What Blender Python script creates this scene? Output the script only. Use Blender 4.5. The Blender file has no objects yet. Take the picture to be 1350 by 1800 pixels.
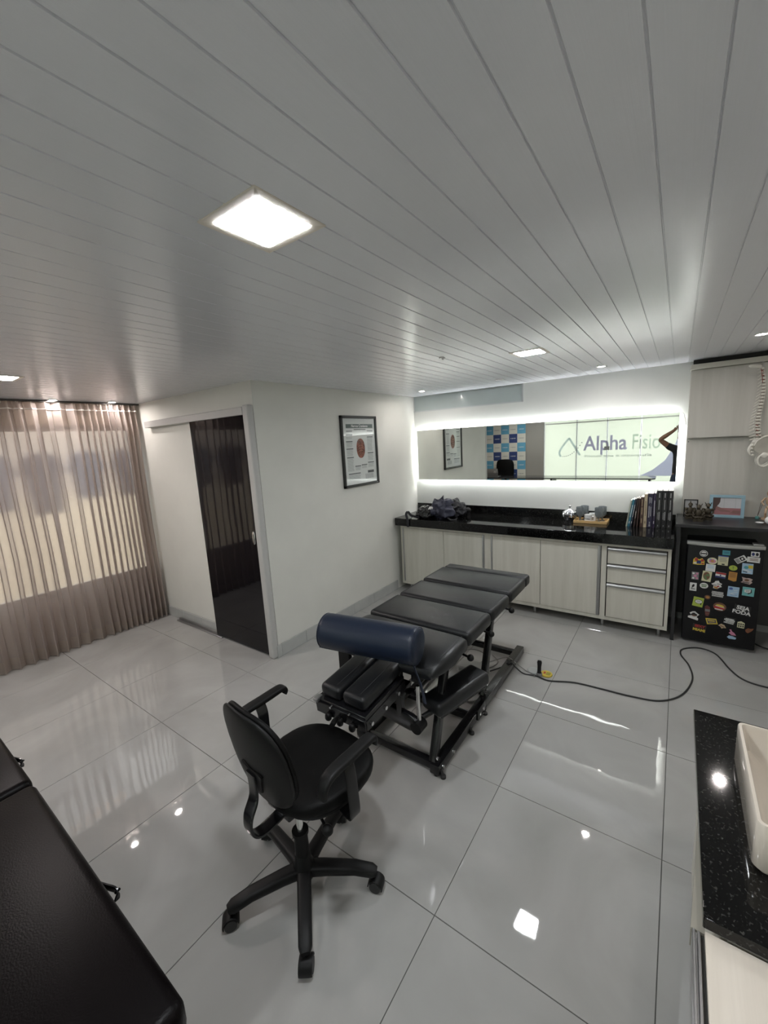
import bpy, bmesh, math, random
from mathutils import Vector, Matrix, noise
random.seed(7)
PI = math.pi
C = bpy.context.scene.collection
SC = bpy.context.scene

# ------------------------------------------------------------------ camera, sky, exposure
cam_d = bpy.data.cameras.new('camera'); cam = bpy.data.objects.new('camera', cam_d); C.objects.link(cam)
cam_d.sensor_fit = 'HORIZONTAL'; cam_d.sensor_width = 36.0; cam_d.lens = 717.432 / 1350 * 36.0
cam_d.clip_start = 0.005; cam_d.clip_end = 60
rt = Vector((0.8137212, 0.5786522, -0.0549491)); dn = Vector((0.0540414, -0.1694416, -0.9840575)); fw = Vector((-0.5787377, 0.7977789, -0.1691494))
m = Matrix((rt, -dn, -fw)).transposed().to_4x4(); m.translation = Vector((2.8184, -2.1647, 1.8493))
cam.matrix_world = m
SC.camera = cam
w = bpy.data.worlds.new('overcast_sky'); SC.world = w; w.use_nodes = True
bg = w.node_tree.nodes['Background']; bg.inputs[0].default_value = (0.88, 0.93, 1.0, 1); bg.inputs[1].default_value = 2.1
SC.view_settings.view_transform = 'Standard'; SC.view_settings.look = 'None'
SC.view_settings.gamma = 1.0; SC.view_settings.use_curve_mapping = False
SC.view_settings.exposure = 1.3
PANEL_E, SPOT_E, STRIP_E = 68.0, 190.0, 18.0

# ------------------------------------------------------------------ materials
MATS = {}
def nmat(name):
    mt = bpy.data.materials.new(name); mt.use_nodes = True; nt = mt.node_tree
    return mt, nt, nt.nodes['Principled BSDF']
def mat(name, col, rough=0.5, metal=0.0, var=0.0, vscale=8.0, bump=0.0, bscale=60.0, stretch=None, spec=None, emit=None, es=0.0, coat=0.0, trans=0.0, alpha=1.0, detail=4.0):
    if name in MATS: return MATS[name]
    mt, nt, b = nmat(name)
    b.inputs['Base Color'].default_value = (*col, 1); b.inputs['Roughness'].default_value = rough; b.inputs['Metallic'].default_value = metal
    if spec is not None: b.inputs['Specular IOR Level'].default_value = spec
    if coat: b.inputs['Coat Weight'].default_value = coat; b.inputs['Coat Roughness'].default_value = 0.05
    if trans: b.inputs['Transmission Weight'].default_value = trans
    if alpha < 1: b.inputs['Alpha'].default_value = alpha
    if emit: b.inputs['Emission Color'].default_value = (*emit, 1); b.inputs['Emission Strength'].default_value = es
    if var or bump:
        tc = nt.nodes.new('ShaderNodeTexCoord'); mp = nt.nodes.new('ShaderNodeMapping'); nt.links.new(tc.outputs['Object'], mp.inputs[0])
        if stretch: mp.inputs['Scale'].default_value = stretch
    if var:
        n = nt.nodes.new('ShaderNodeTexNoise'); n.inputs['Scale'].default_value = vscale; n.inputs['Detail'].default_value = detail
        nt.links.new(mp.outputs[0], n.inputs['Vector'])
        r = nt.nodes.new('ShaderNodeValToRGB'); nt.links.new(n.outputs['Fac'], r.inputs[0])
        r.color_ramp.elements[0].position = 0.3; r.color_ramp.elements[1].position = 0.7
        r.color_ramp.elements[0].color = (*[max(0, c * (1 - var)) for c in col], 1); r.color_ramp.elements[1].color = (*[min(1, c * (1 + var)) for c in col], 1)
        nt.links.new(r.outputs[0], b.inputs['Base Color'])
    if bump:
        n2 = nt.nodes.new('ShaderNodeTexNoise'); n2.inputs['Scale'].default_value = bscale; nt.links.new(mp.outputs[0], n2.inputs['Vector'])
        bp = nt.nodes.new('ShaderNodeBump'); bp.inputs['Strength'].default_value = bump; bp.inputs['Distance'].default_value = 0.002
        nt.links.new(n2.outputs['Fac'], bp.inputs['Height']); nt.links.new(bp.outputs[0], b.inputs['Normal'])
    MATS[name] = mt
    return mt

def tile_mat():
    mt, nt, b = nmat('polished_porcelain')
    geo = nt.nodes.new('ShaderNodeNewGeometry')
    n = nt.nodes.new('ShaderNodeTexNoise'); n.inputs['Scale'].default_value = 1.6; n.inputs['Detail'].default_value = 6; n.inputs['Distortion'].default_value = 1.2
    nt.links.new(geo.outputs['Position'], n.inputs['Vector'])
    r = nt.nodes.new('ShaderNodeValToRGB'); nt.links.new(n.outputs['Fac'], r.inputs[0])
    r.color_ramp.elements[0].position = 0.3; r.color_ramp.elements[0].color = (0.345, 0.34, 0.325, 1)
    r.color_ramp.elements[1].position = 0.72; r.color_ramp.elements[1].color = (0.425, 0.42, 0.405, 1)
    nt.links.new(r.outputs[0], b.inputs['Base Color'])
    b.inputs['Roughness'].default_value = 0.025; b.inputs['IOR'].default_value = 1.62
    n2 = nt.nodes.new('ShaderNodeTexNoise'); n2.inputs['Scale'].default_value = 7.0; n2.inputs['Detail'].default_value = 1.0
    nt.links.new(geo.outputs['Position'], n2.inputs['Vector'])
    bp = nt.nodes.new('ShaderNodeBump'); bp.inputs['Strength'].default_value = 0.22; bp.inputs['Distance'].default_value = 0.002
    nt.links.new(n2.outputs['Fac'], bp.inputs['Height']); nt.links.new(bp.outputs[0], b.inputs['Normal'])
    return mt

def wood_mat(name, c1, c2, axis='z', rough=0.45):
    mt, nt, b = nmat(name)
    tc = nt.nodes.new('ShaderNodeNewGeometry'); mp = nt.nodes.new('ShaderNodeMapping'); nt.links.new(tc.outputs['Position'], mp.inputs[0])
    mp.inputs['Scale'].default_value = {'z': (15, 15, 0.8), 'y': (26, 1.1, 26), 'x': (0.8, 15, 15)}[axis]
    n = nt.nodes.new('ShaderNodeTexNoise'); n.inputs['Scale'].default_value = 1.0; n.inputs['Detail'].default_value = 7; n.inputs['Roughness'].default_value = 0.62
    nt.links.new(mp.outputs[0], n.inputs['Vector'])
    r = nt.nodes.new('ShaderNodeValToRGB'); nt.links.new(n.outputs['Fac'], r.inputs[0])
    r.color_ramp.elements[0].position = 0.28; r.color_ramp.elements[0].color = (*c2, 1)
    r.color_ramp.elements[1].position = 0.66; r.color_ramp.elements[1].color = (*c1, 1)
    nt.links.new(r.outputs[0], b.inputs['Base Color']); b.inputs['Roughness'].default_value = rough
    return mt

def granite_mat():
    mt, nt, b = nmat('black_granite')
    tc = nt.nodes.new('ShaderNodeNewGeometry')
    v = nt.nodes.new('ShaderNodeTexVoronoi'); v.inputs['Scale'].default_value = 150; nt.links.new(tc.outputs['Position'], v.inputs['Vector'])
    n = nt.nodes.new('ShaderNodeTexNoise'); n.inputs['Scale'].default_value = 75; n.inputs['Detail'].default_value = 5; n.inputs['Distortion'].default_value = 1.5
    nt.links.new(tc.outputs['Position'], n.inputs['Vector'])
    mu = nt.nodes.new('ShaderNodeMath'); mu.operation = 'MULTIPLY'; nt.links.new(v.outputs['Distance'], mu.inputs[0]); nt.links.new(n.outputs['Fac'], mu.inputs[1])
    r = nt.nodes.new('ShaderNodeValToRGB'); nt.links.new(mu.outputs[0], r.inputs[0])
    r.color_ramp.elements[0].position = 0.36; r.color_ramp.elements[0].color = (0.003, 0.003, 0.003, 1)
    r.color_ramp.elements[1].position = 0.52; r.color_ramp.elements[1].color = (0.05, 0.05, 0.047, 1)
    nt.links.new(r.outputs[0], b.inputs['Base Color']); b.inputs['Roughness'].default_value = 0.06; b.inputs['Specular IOR Level'].default_value = 0.38
    return mt

def sheer_mat(name, col, dens):
    mt, nt, b = nmat(name)
    out = nt.nodes['Material Output']; nt.nodes.remove(b)
    d = nt.nodes.new('ShaderNodeBsdfDiffuse'); t = nt.nodes.new('ShaderNodeBsdfTranslucent'); tr = nt.nodes.new('ShaderNodeBsdfTransparent')
    d.inputs[0].default_value = (*col, 1); t.inputs[0].default_value = (*[min(1, c * 1.25) for c in col], 1); tr.inputs[0].default_value = (0.97, 0.93, 0.87, 1)
    m1 = nt.nodes.new('ShaderNodeMixShader'); m1.inputs[0].default_value = 0.5; nt.links.new(d.outputs[0], m1.inputs[1]); nt.links.new(t.outputs[0], m1.inputs[2])
    lw = nt.nodes.new('ShaderNodeLayerWeight'); lw.inputs[0].default_value = 0.55
    mr = nt.nodes.new('ShaderNodeMapRange'); mr.inputs[3].default_value = dens; mr.inputs[4].default_value = 1.0
    nt.links.new(lw.outputs['Facing'], mr.inputs[0])
    m2 = nt.nodes.new('ShaderNodeMixShader'); nt.links.new(mr.outputs[0], m2.inputs[0]); nt.links.new(tr.outputs[0], m2.inputs[1]); nt.links.new(m1.outputs[0], m2.inputs[2])
    nt.links.new(m2.outputs[0], out.inputs[0])
    return mt

def frosted_mat(name, col, mixt=0.6, rough=0.35):
    mt, nt, b = nmat(name)
    out = nt.nodes['Material Output']; b.inputs['Base Color'].default_value = (*col, 1); b.inputs['Roughness'].default_value = rough
    t = nt.nodes.new('ShaderNodeBsdfTranslucent'); t.inputs[0].default_value = (*col, 1)
    m1 = nt.nodes.new('ShaderNodeMixShader'); m1.inputs[0].default_value = mixt; nt.links.new(b.outputs[0], m1.inputs[1]); nt.links.new(t.outputs[0], m1.inputs[2])
    nt.links.new(m1.outputs[0], out.inputs[0])
    return mt

M_wall = mat('painted_wall', (0.71, 0.705, 0.655), 0.6, var=0.03, vscale=3, bump=0.15, bscale=90)
M_wallw = mat('white_painted_wall', (0.66, 0.67, 0.64), 0.55, var=0.04, vscale=2.5, bump=0.3, bscale=30)
M_ceil = mat('white_pvc', (0.74, 0.75, 0.79), 0.2, var=0.01, vscale=4, bump=0.12, bscale=8, stretch=(60, 0.4, 1), spec=0.55)
M_groove = mat('ceiling_joint_shadow', (0.16, 0.165, 0.17), 0.6)
M_tile = tile_mat()
M_grout = mat('grey_grout', (0.10, 0.10, 0.095), 0.8)
M_base = mat('grey_skirting_tile', (0.45, 0.455, 0.44), 0.25, var=0.06, vscale=6)
M_wood = wood_mat('pale_ash_laminate', (0.62, 0.60, 0.53), (0.52, 0.50, 0.43))
M_woodx = wood_mat('pale_ash_laminate_edge', (0.56, 0.53, 0.445), (0.47, 0.44, 0.36), 'x')
M_woodg = wood_mat('greyish_ash_laminate', (0.56, 0.545, 0.50), (0.48, 0.465, 0.42), rough=0.4)
M_woody = wood_mat('cream_laminate_top', (0.86, 0.79, 0.70), (0.74, 0.67, 0.58), 'y')
M_gran = granite_mat()
M_alu = mat('brushed_aluminium', (0.42, 0.42, 0.42), 0.35, 0.9)
M_chrome = mat('chrome', (0.75, 0.75, 0.75), 0.12, 1.0)
M_white = mat('white_plastic', (0.72, 0.72, 0.70), 0.4)
M_cream = mat('cream_moulding', (0.62, 0.60, 0.53), 0.5)
M_black = mat('black_plastic', (0.006, 0.006, 0.0062), 0.48, spec=.25, bump=0.15, bscale=300)
M_blackm = mat('black_painted_steel', (0.008, 0.008, 0.009), 0.22)
M_rubber = mat('black_rubber', (0.02, 0.02, 0.02), 0.6)
M_leather = mat('black_leatherette', (0.009, 0.0097, 0.011), 0.36, spec=.42, bump=0.35, bscale=260)
M_couch = mat('brown_black_leatherette', (0.003, 0.002, 0.0022), 0.36, spec=.10, bump=0.3, bscale=220)
M_navy = mat('navy_leatherette', (0.012, 0.019, 0.038), 0.36, spec=.35, bump=0.3, bscale=260)
M_seat = mat('black_vinyl_seat', (0.003, 0.003, 0.003), 0.5, spec=.14, bump=0.2, bscale=300)
M_desk = mat('black_laminate', (0.022, 0.022, 0.024), 0.32, spec=.4)
M_fridge = mat('fridge_black_paint', (0.006, 0.006, 0.007), 0.4, spec=.3, bump=0.1, bscale=400)
M_blackglass = mat('black_lacquered_glass', (0.003, 0.003, 0.005), 0.03, spec=0.34)
M_mirror = mat('mirror_silver', (0.86, 0.88, 0.84), 0.01, 1.0)
M_frosted_dim = mat('sandblasted_glass', (0.50, 0.56, 0.55), 0.16, var=0.04, vscale=3)
M_frost = frosted_mat('milky_film_glass', (0.70, 0.715, 0.64))
M_sheer = sheer_mat('sheer_taupe_voile', (0.52, 0.46, 0.435), 0.54)
M_hem = sheer_mat('taupe_voile_hem', (0.46, 0.40, 0.36), 0.75)
M_tape = mat('white_header_tape', (0.75, 0.73, 0.70), 0.7)
M_led = mat('led_strip_glow', (1, 1, 1), 0.5, emit=(0.96, 0.98, 1.0), es=STRIP_E)
M_spot = mat('downlight_glow', (1, 1, 1), 0.5, emit=(1.0, 0.92, 0.88), es=SPOT_E)

def panel_mat():
    mt, nt, b = nmat('panel_light_diffuser')
    b.inputs['Base Color'].default_value = (0.8, 0.8, 0.8, 1)
    b.inputs['Emission Color'].default_value = (0.93, 0.97, 1.0, 1); b.inputs['Emission Strength'].default_value = PANEL_E
    return mt
M_panel = panel_mat()
M_off = mat('unlit_lamp_lens', (.55, .55, .55), .3)

# ------------------------------------------------------------------ mesh helpers
def box(bm, x0, x1, y0, y1, z0, z1, bev=0.0, seg=2, M=None):
    b2 = bmesh.new(); bmesh.ops.create_cube(b2, size=1.0)
    for v in b2.verts: v.co = Vector(((x0 + x1) / 2 + v.co.x * (x1 - x0), (y0 + y1) / 2 + v.co.y * (y1 - y0), (z0 + z1) / 2 + v.co.z * (z1 - z0)))
    if bev: bmesh.ops.bevel(b2, geom=b2.edges[:], offset=bev, segments=seg, profile=0.5, affect='EDGES')
    if M is not None: bmesh.ops.transform(b2, matrix=M, verts=b2.verts)
    merge(bm, b2)
def merge(bm, b2):
    me = bpy.data.meshes.new('tmp'); b2.to_mesh(me); bm.from_mesh(me); bpy.data.meshes.remove(me); b2.free()
def ring_faces(bm, rings, closed=True, cap=True):
    n = len(rings[0])
    for a, b in zip(rings[:-1], rings[1:]):
        for i in range(n if closed else n - 1):
            j = (i + 1) % n
            try: bm.faces.new((a[i], a[j], b[j], b[i]))
            except ValueError: pass
    if cap and closed:
        try: bm.faces.new(list(reversed(rings[0]))); bm.faces.new(rings[-1])
        except ValueError: pass
def cyl(bm, p0, p1, r0, r1=None, n=16):
    tube(bm, [p0, p1], [r0, r0 if r1 is None else r1], n)
def tube(bm, pts, r, n=8, cap=True):
    pts = [Vector(p) for p in pts]; N = len(pts); rs = r if isinstance(r, (list, tuple)) else [r] * N
    rings = []; nrm = None
    for i, p in enumerate(pts):
        t = (pts[min(i + 1, N - 1)] - pts[max(i - 1, 0)]).normalized()
        if nrm is None: nrm = t.orthogonal().normalized()
        nrm = (nrm - t * nrm.dot(t)); nrm = nrm.normalized() if nrm.length > 1e-6 else t.orthogonal().normalized()
        b = t.cross(nrm)
        rings.append([bm.verts.new(p + (nrm * math.cos(2 * PI * k / n) + b * math.sin(2 * PI * k / n)) * rs[i]) for k in range(n)])
    ring_faces(bm, rings, True, cap)
def smooth(pts, k=6):
    P = [Vector(p) for p in pts]; P = [P[0]] + P + [P[-1]]; out = []
    for i in range(1, len(P) - 2):
        for j in range(k):
            t = j / k; a, b, c, d = P[i - 1:i + 3]
            out.append(0.5 * ((2 * b) + (c - a) * t + (2 * a - 5 * b + 4 * c - d) * t * t + (-a + 3 * b - 3 * c + d) * t ** 3))
    out.append(P[-2]); return out
def sweep(bm, pts, w, h, side, rnd=0.35, n=12):
    """rounded rectangular bar along pts; 'side' is the width direction"""
    pts = [Vector(p) for p in pts]; N = len(pts); side = Vector(side).normalized(); rings = []
    ws = w if isinstance(w, list) else [w] * N; hs = h if isinstance(h, list) else [h] * N
    for i, p in enumerate(pts):
        t = (pts[min(i + 1, N - 1)] - pts[max(i - 1, 0)]).normalized(); s = (side - t * side.dot(t)).normalized(); u = t.cross(s)
        ring = []
        for k in range(n):
            a = 2 * PI * (k + 0.5) / n; ca, sa = math.cos(a), math.sin(a); e = rnd
            cx = math.copysign(abs(ca) ** e, ca); sy = math.copysign(abs(sa) ** e, sa)
            ring.append(bm.verts.new(p + s * cx * ws[i] / 2 + u * sy * hs[i] / 2))
        rings.append(ring)
    ring_faces(bm, rings)
def lathe(bm, prof, c=(0, 0, 0), n=24, M=None):
    c = Vector(c); rings = []
    for r, z in prof:
        ring = []
        for k in range(n):
            v = Vector((max(r, 1e-4) * math.cos(2 * PI * k / n), max(r, 1e-4) * math.sin(2 * PI * k / n), z))
            if M is not None: v = M @ v
            ring.append(bm.verts.new(v + c))
        rings.append(ring)
    ring_faces(bm, rings)
def superell(bm, c, s, e1=0.5, e2=0.5, nu=32, nv=14, M=None, fn=None):
    c = Vector(c); f = lambda v, e: math.copysign(abs(v) ** e, v); rings = []
    for j in range(nv + 1):
        ph = -PI / 2 + PI * j / nv; ph = max(-PI / 2 + 1e-3, min(PI / 2 - 1e-3, ph)); ring = []
        for k in range(nu):
            th = 2 * PI * k / nu
            v = Vector((s[0] * f(math.cos(ph), e1) * f(math.cos(th), e2), s[1] * f(math.cos(ph), e1) * f(math.sin(th), e2), s[2] * f(math.sin(ph), e1)))
            if fn: v = fn(v)
            if M is not None: v = M @ v
            ring.append(bm.verts.new(v + c))
        rings.append(ring)
    ring_faces(bm, rings)
def ball(bm, c, r, n=12, sc=(1, 1, 1)):
    superell(bm, c, (r * sc[0], r * sc[1], r * sc[2]), 1, 1, n, max(6, n // 2))
def poly(bm, pts, d):
    """flat outline extruded by vector d"""
    pts = [Vector(p) for p in pts]; d = Vector(d)
    a = [bm.verts.new(p) for p in pts]; b = [bm.verts.new(p + d) for p in pts]; n = len(pts)
    bm.faces.new(a); bm.faces.new(list(reversed(b)))
    for i in range(n): bm.faces.new((a[i], b[i], b[(i + 1) % n], a[(i + 1) % n]))
def loft(bm, rings):
    ring_faces(bm, [[bm.verts.new(Vector(p)) for p in r] for r in rings])
def rrect(x0, x1, y0, y1, r, z, n=5):
    out = []
    for cx, cy, a0 in ((x1 - r, y1 - r, 0), (x0 + r, y1 - r, 90), (x0 + r, y0 + r, 180), (x1 - r, y0 + r, 270)):
        for k in range(n + 1):
            a = math.radians(a0 + 90 * k / n); out.append((cx + r * math.cos(a), cy + r * math.sin(a), z))
    return out

def origin_of(p):
    v = Vector((0, 0, 0))
    while p is not None: v += p.location; p = p.parent
    return v
def obj(name, bm, mt, parent=None, sm=True, angle=40, world=True):
    """links one mesh object. bm is in world coordinates when world is set (parents are unrotated)."""
    bmesh.ops.recalc_face_normals(bm, faces=bm.faces)
    me = bpy.data.meshes.new(name)
    if parent is None:
        xs = [v.co for v in bm.verts]
        o0 = Vector(((min(v.x for v in xs) + max(v.x for v in xs)) / 2, (min(v.y for v in xs) + max(v.y for v in xs)) / 2, min(v.z for v in xs)))
    else: o0 = origin_of(parent) if world else Vector((0, 0, 0))
    for v in bm.verts: v.co -= o0
    bm.to_mesh(me); bm.free()
    if sm:
        for p in me.polygons: p.use_smooth = True
        me.set_sharp_from_angle(angle=math.radians(angle))
    if isinstance(mt, (list, tuple)):
        for q in mt: me.materials.append(q)
    else: me.materials.append(mt)
    o = bpy.data.objects.new(name, me); C.objects.link(o)
    if parent is None: o.location = o0
    else: o.parent = parent
    return o
def tag(o, label, cat, group=None):
    o['label'] = label; o['category'] = cat
    if group: o['group'] = group
    return o
def thing(name, label, cat, loc, group=None, rotz=0.0):
    o = bpy.data.objects.new(name, None); C.objects.link(o); o.location = loc; o.rotation_euler = (0, 0, rotz); o.empty_display_size = 0.1
    return tag(o, label, cat, group)
def dup(root, loc, label=None, rotz=None):
    r = root.copy(); C.objects.link(r); r.location = loc
    if rotz is not None: r.rotation_euler = (0, 0, rotz)
    if label: r['label'] = label
    for ch in list(root.children):
        c = ch.copy(); C.objects.link(c); c.parent = r
        for g in list(ch.children):
            d = g.copy(); C.objects.link(d); d.parent = c
    return r
def struct(name, bm, mt, sm=False, parent=None):
    o = obj(name, bm, mt, parent, sm)
    if parent is None: o['kind'] = 'structure'
    return o
def one(fn, *a, **k):
    bm = bmesh.new(); fn(bm, *a, **k); return bm
def text(name, s, size, org, X, Y, mt, parent, ext=0.0006, bold=0.0, align='LEFT', wscale=1.0):
    cu = bpy.data.curves.new('lettering', 'FONT'); cu.body = s; cu.size = size; cu.extrude = ext; cu.offset = bold; cu.align_x = align; cu.resolution_u = 3
    to = bpy.data.objects.new('lettering', cu); me = bpy.data.meshes.new_from_object(to)
    bpy.data.objects.remove(to); bpy.data.curves.remove(cu)
    X = Vector(X).normalized(); Y = Vector(Y).normalized(); Z = X.cross(Y)
    o0 = origin_of(parent) if parent is not None else Vector((0, 0, 0)); org = Vector(org)
    for v in me.vertices: v.co = org + X * v.co.x * wscale + Y * v.co.y + Z * v.co.z - o0
    me.materials.clear(); me.materials.append(mt); me.name = name
    o = bpy.data.objects.new(name, me); C.objects.link(o)
    if parent is not None: o.parent = parent
    return o

H = 2.394; L = 2.502; XW = -1.953; XR = 3.62; YF = -4.30
# ------------------------------------------------------------------ floor
fl = bmesh.new(); box(fl, XW - 0.3, XR + 0.1, YF - 0.4, L + 0.12, -0.12, -0.004); floor = struct('floor', fl, M_grout)
T = 0.7215; xs = [-1.473 + T * k for k in range(-1, 8)]; ys = [-1.034 + 0.7225 * k for k in range(-5, 6)]
tile_cache = {}
for i in range(len(xs) - 1):
    for j in range(len(ys) - 1):
        x0, x1, y0, y1 = max(xs[i], XW - 0.17), min(xs[i + 1], XR), max(ys[j], YF), min(ys[j + 1], L)
        if y1 - y0 < 0.02 or x1 - x0 < 0.02: continue
        if x1 <= 0.02 and y0 >= -0.02: continue
        g = 0.0016; key = (round(x1 - x0, 3), round(y1 - y0, 3))
        if key not in tile_cache:
            bm = bmesh.new(); hx, hy = key[0] / 2 - g, key[1] / 2 - g
            loft(bm, [[(-hx, -hy, -0.006), (hx, -hy, -0.006), (hx, hy, -0.006), (-hx, hy, -0.006)], [(-hx, -hy, -0.0008), (hx, -hy, -0.0008), (hx, hy, -0.0008), (-hx, hy, -0.0008)],
                      [(-hx + .0008, -hy + .0008, 0), (hx - .0008, -hy + .0008, 0), (hx - .0008, hy - .0008, 0), (-hx + .0008, hy - .0008, 0)]])
            bmesh.ops.recalc_face_normals(bm, faces=bm.faces)
            me = bpy.data.meshes.new('floor_tile'); bm.to_mesh(me); bm.free(); me.materials.append(M_tile); tile_cache[key] = me
        o = bpy.data.objects.new('floor_tile', tile_cache[key]); C.objects.link(o); o.parent = floor
        o.location = Vector(((x0 + x1) / 2, (y0 + y1) / 2, 0)) - floor.location

# ------------------------------------------------------------------ ceiling of PVC slats
cb = bmesh.new(); box(cb, XW - 0.3, XR + 0.1, YF - 0.12, L + 0.12, H + 0.011, H + 0.1); ceiling = struct('ceiling', cb, M_groove)
P = 0.0988; gx0 = 2.06
pl_cache = {}
def plank_mesh(key, wdt, ln):
    if key in pl_cache: return pl_cache[key]
    bm = bmesh.new(); a = wdt / 2
    prof = [(-a, 0.010), (-a, 0.002), (-a + 0.0012, 0.0), (a - 0.0042, 0.0), (a - 0.0032, 0.004), (a, 0.004), (a, 0.010)]
    loft(bm, [[(x, -ln / 2, z) for x, z in prof], [(x, ln / 2, z) for x, z in prof]])
    bmesh.ops.recalc_face_normals(bm, faces=bm.faces)
    me = bpy.data.meshes.new('ceiling_slat'); bm.to_mesh(me); bm.free(); me.materials.append(M_ceil); pl_cache[key] = me
    return me
k0 = int(math.floor((XW - gx0) / P)); k1 = int(math.ceil((XR - gx0) / P))
for k in range(k0, k1):
    x0 = gx0 + P * k; x1 = x0 + P; y1 = L
    if x1 <= 0.001: y1 = 0.0
    elif x0 < 0: y1 = 0.0
    x0c, x1c = max(x0, XW - 0.02), min(x1, XR)
    if x1c - x0c < 0.015: continue
    me = plank_mesh((round(x1c - x0c, 3), round(y1, 2)), x1c - x0c, y1 - YF)
    o = bpy.data.objects.new('ceiling_slat', me); C.objects.link(o); o.parent = ceiling
    o.location = Vector(((x0c + x1c) / 2, (y1 + YF) / 2, H)) - ceiling.location
# the slat that straddles the corner continues behind it
me = plank_mesh(('c', 1), 0.08, L); o = bpy.data.objects.new('ceiling_slat', me); C.objects.link(o); o.parent = ceiling
kk = math.floor((0 - gx0) / P); xx = gx0 + P * (kk + 1)
o.location = Vector((xx - 0.04, L / 2, H)) - ceiling.location

# ------------------------------------------------------------------ walls
bm = bmesh.new(); box(bm, -0.1, XR + 0.1, L, L + 0.12, -0.01, 2.205); box(bm, 1.402, XR + 0.1, L, L + 0.12, 2.205, H + 0.012); box(bm, -0.1, 1.402, L + 0.05, L + 0.12, 2.205, H + 0.012)
struct('wall_back', bm, M_wallw)
bm = bmesh.new(); box(bm, -0.12, 0, 0, L, -0.01, H + 0.012); struct('wall_left', bm, M_wall)
bm = bmesh.new(); box(bm, XW - 0.35, -0.12, 0, 0.12, -0.01, H + 0.012); struct('wall_partition', bm, M_wall)
bm = bmesh.new(); box(bm, XR, XR + 0.1, YF, L, -0.01, H + 0.012); struct('wall_right', bm, M_wall)
# window wall behind the curtain, with its opening
bm = bmesh.new(); WX = XW - 0.17
box(bm, WX - 0.12, WX, YF, 0.12, -0.01, 0.52); box(bm, WX - 0.12, WX, YF, 0.12, 2.18, H + 0.012)
box(bm, WX - 0.12, WX, -0.03, 0.12, 0.52, 2.18); box(bm, WX - 0.12, WX, YF, -3.2, 0.52, 2.18)
struct('wall_window', bm, mat('beige_wall_behind_curtain', (0.50, 0.42, 0.33), 0.7))
bm = bmesh.new(); box(bm, XW - 0.3, -0.10, YF - 0.12, YF, -0.01, H + 0.012); box(bm, -0.10, XR + 0.1, YF - 0.12, YF, 2.2, H + 0.012); box(bm, 2.85, XR + 0.1, YF - 0.12, YF, -0.01, 2.2)
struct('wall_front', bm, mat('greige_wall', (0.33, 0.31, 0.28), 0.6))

# skirting tiles
def skirting(name, ax, fixed, a0, a1, step, joints0):
    bm = bmesh.new()
    if ax == 'y': box(bm, fixed, fixed + 0.004, a0, a1, 0.0, 0.112)
    else: box(bm, a0, a1, fixed - 0.004, fixed, 0.0, 0.112)
    root = struct(name, bm, M_grout); a = joints0
    while a < a1:
        b0, b1 = max(a, a0) + 0.001, min(a + step, a1) - 0.001
        if b1 - b0 > 0.02:
            bm = bmesh.new()
            if ax == 'y': box(bm, fixed + 0.002, fixed + 0.011, b0, b1, 0.001, 0.113, 0.0015, 1)
            else: box(bm, b0, b1, fixed - 0.011, fixed - 0.002, 0.001, 0.113, 0.0015, 1)
            obj('skirting_tile', bm, M_base, root, False)
        a += step
    return root
skirting('baseboard_left', 'y', 0.0, 0.03, 1.93, 0.361, 0.33 - 0.361)
skirting('baseboard_partition', 'x', 0.0, XW + 0.02, -0.93, 0.361, XW)

# frosted transom of the back wall
bm = bmesh.new(); box(bm, 0.0, 1.392, L + 0.02, L + 0.028, 2.215, H); w1 = struct('window_1', bm, M_frosted_dim)
bm = bmesh.new(); box(bm, 1.388, 1.404, L - 0.004, L + 0.03, 2.20, H); box(bm, 0.0, 1.404, L - 0.004, L + 0.03, 2.20, 2.214); obj('window_frame', bm, mat('pale_steel_frame', (0.55, 0.57, 0.57), 0.3, 0.3), w1, False)

# window behind the curtain
M_frame = mat('window_frame_paint', (0.62, 0.60, 0.58), 0.5)
bm = bmesh.new(); box(bm, WX - 0.09, WX - 0.04, -3.2, -0.03, 0.52, 0.57); box(bm, WX - 0.09, WX - 0.04, -3.2, -0.03, 2.13, 2.18)
for y in (-3.2, -2.41, -1.62, -0.83, -0.055): box(bm, WX - 0.09, WX - 0.04, y, y + 0.025, 0.57, 2.13)
w2 = struct('window_2', bm, M_frame)
bm = bmesh.new(); box(bm, WX - 0.16, WX + 0.02, -3.25, -0.02, 0.50, 0.52); obj('window_sill', bm, M_frame, w2, False)
M_glass = mat('reeded_window_glass', (0.97, 0.97, 0.95), 0.28, trans=1.0, spec=0.5)
for y in (-3.175, -2.385, -1.595, -0.805):
    bm = bmesh.new(); box(bm, WX - 0.068, WX - 0.064, y, y + 0.765, 0.57, 2.13); obj('pane', bm, M_glass, w2, False)

# ------------------------------------------------------------------ sliding door of black glass
bm = bmesh.new(); box(bm, -0.895, -0.075, -0.046, -0.034, 0.018, 2.135, 0.002, 1); door = struct('door_1', bm, M_blackglass)
M_doorf = mat('pale_grey_door_frame', (0.52, 0.515, 0.50), 0.4)
bm = bmesh.new(); box(bm, -1.735, -0.068, -0.062, -0.001, 2.128, 2.192, 0.004, 1); obj('door_track', bm, M_doorf, door)
bm = bmesh.new(); box(bm, -0.069, 0.004, -0.064, 0.0, 0.0, 2.205, 0.016, 4); obj('door_post', bm, M_doorf, door)
bm = bmesh.new(); box(bm, 0.004, 0.012, -0.02, 0.03, 0.0, 0.112, 0.002, 1); obj('post_cap', bm, M_base, door)
bm = bmesh.new(); box(bm, -1.66, -0.80, -0.06, -0.022, 0.0, 0.012, 0.002, 1); box(bm, -1.66, -0.80, -0.032, -0.022, 0.012, 0.034, 0.002, 1); obj('floor_rail', bm, M_alu, door)
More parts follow.
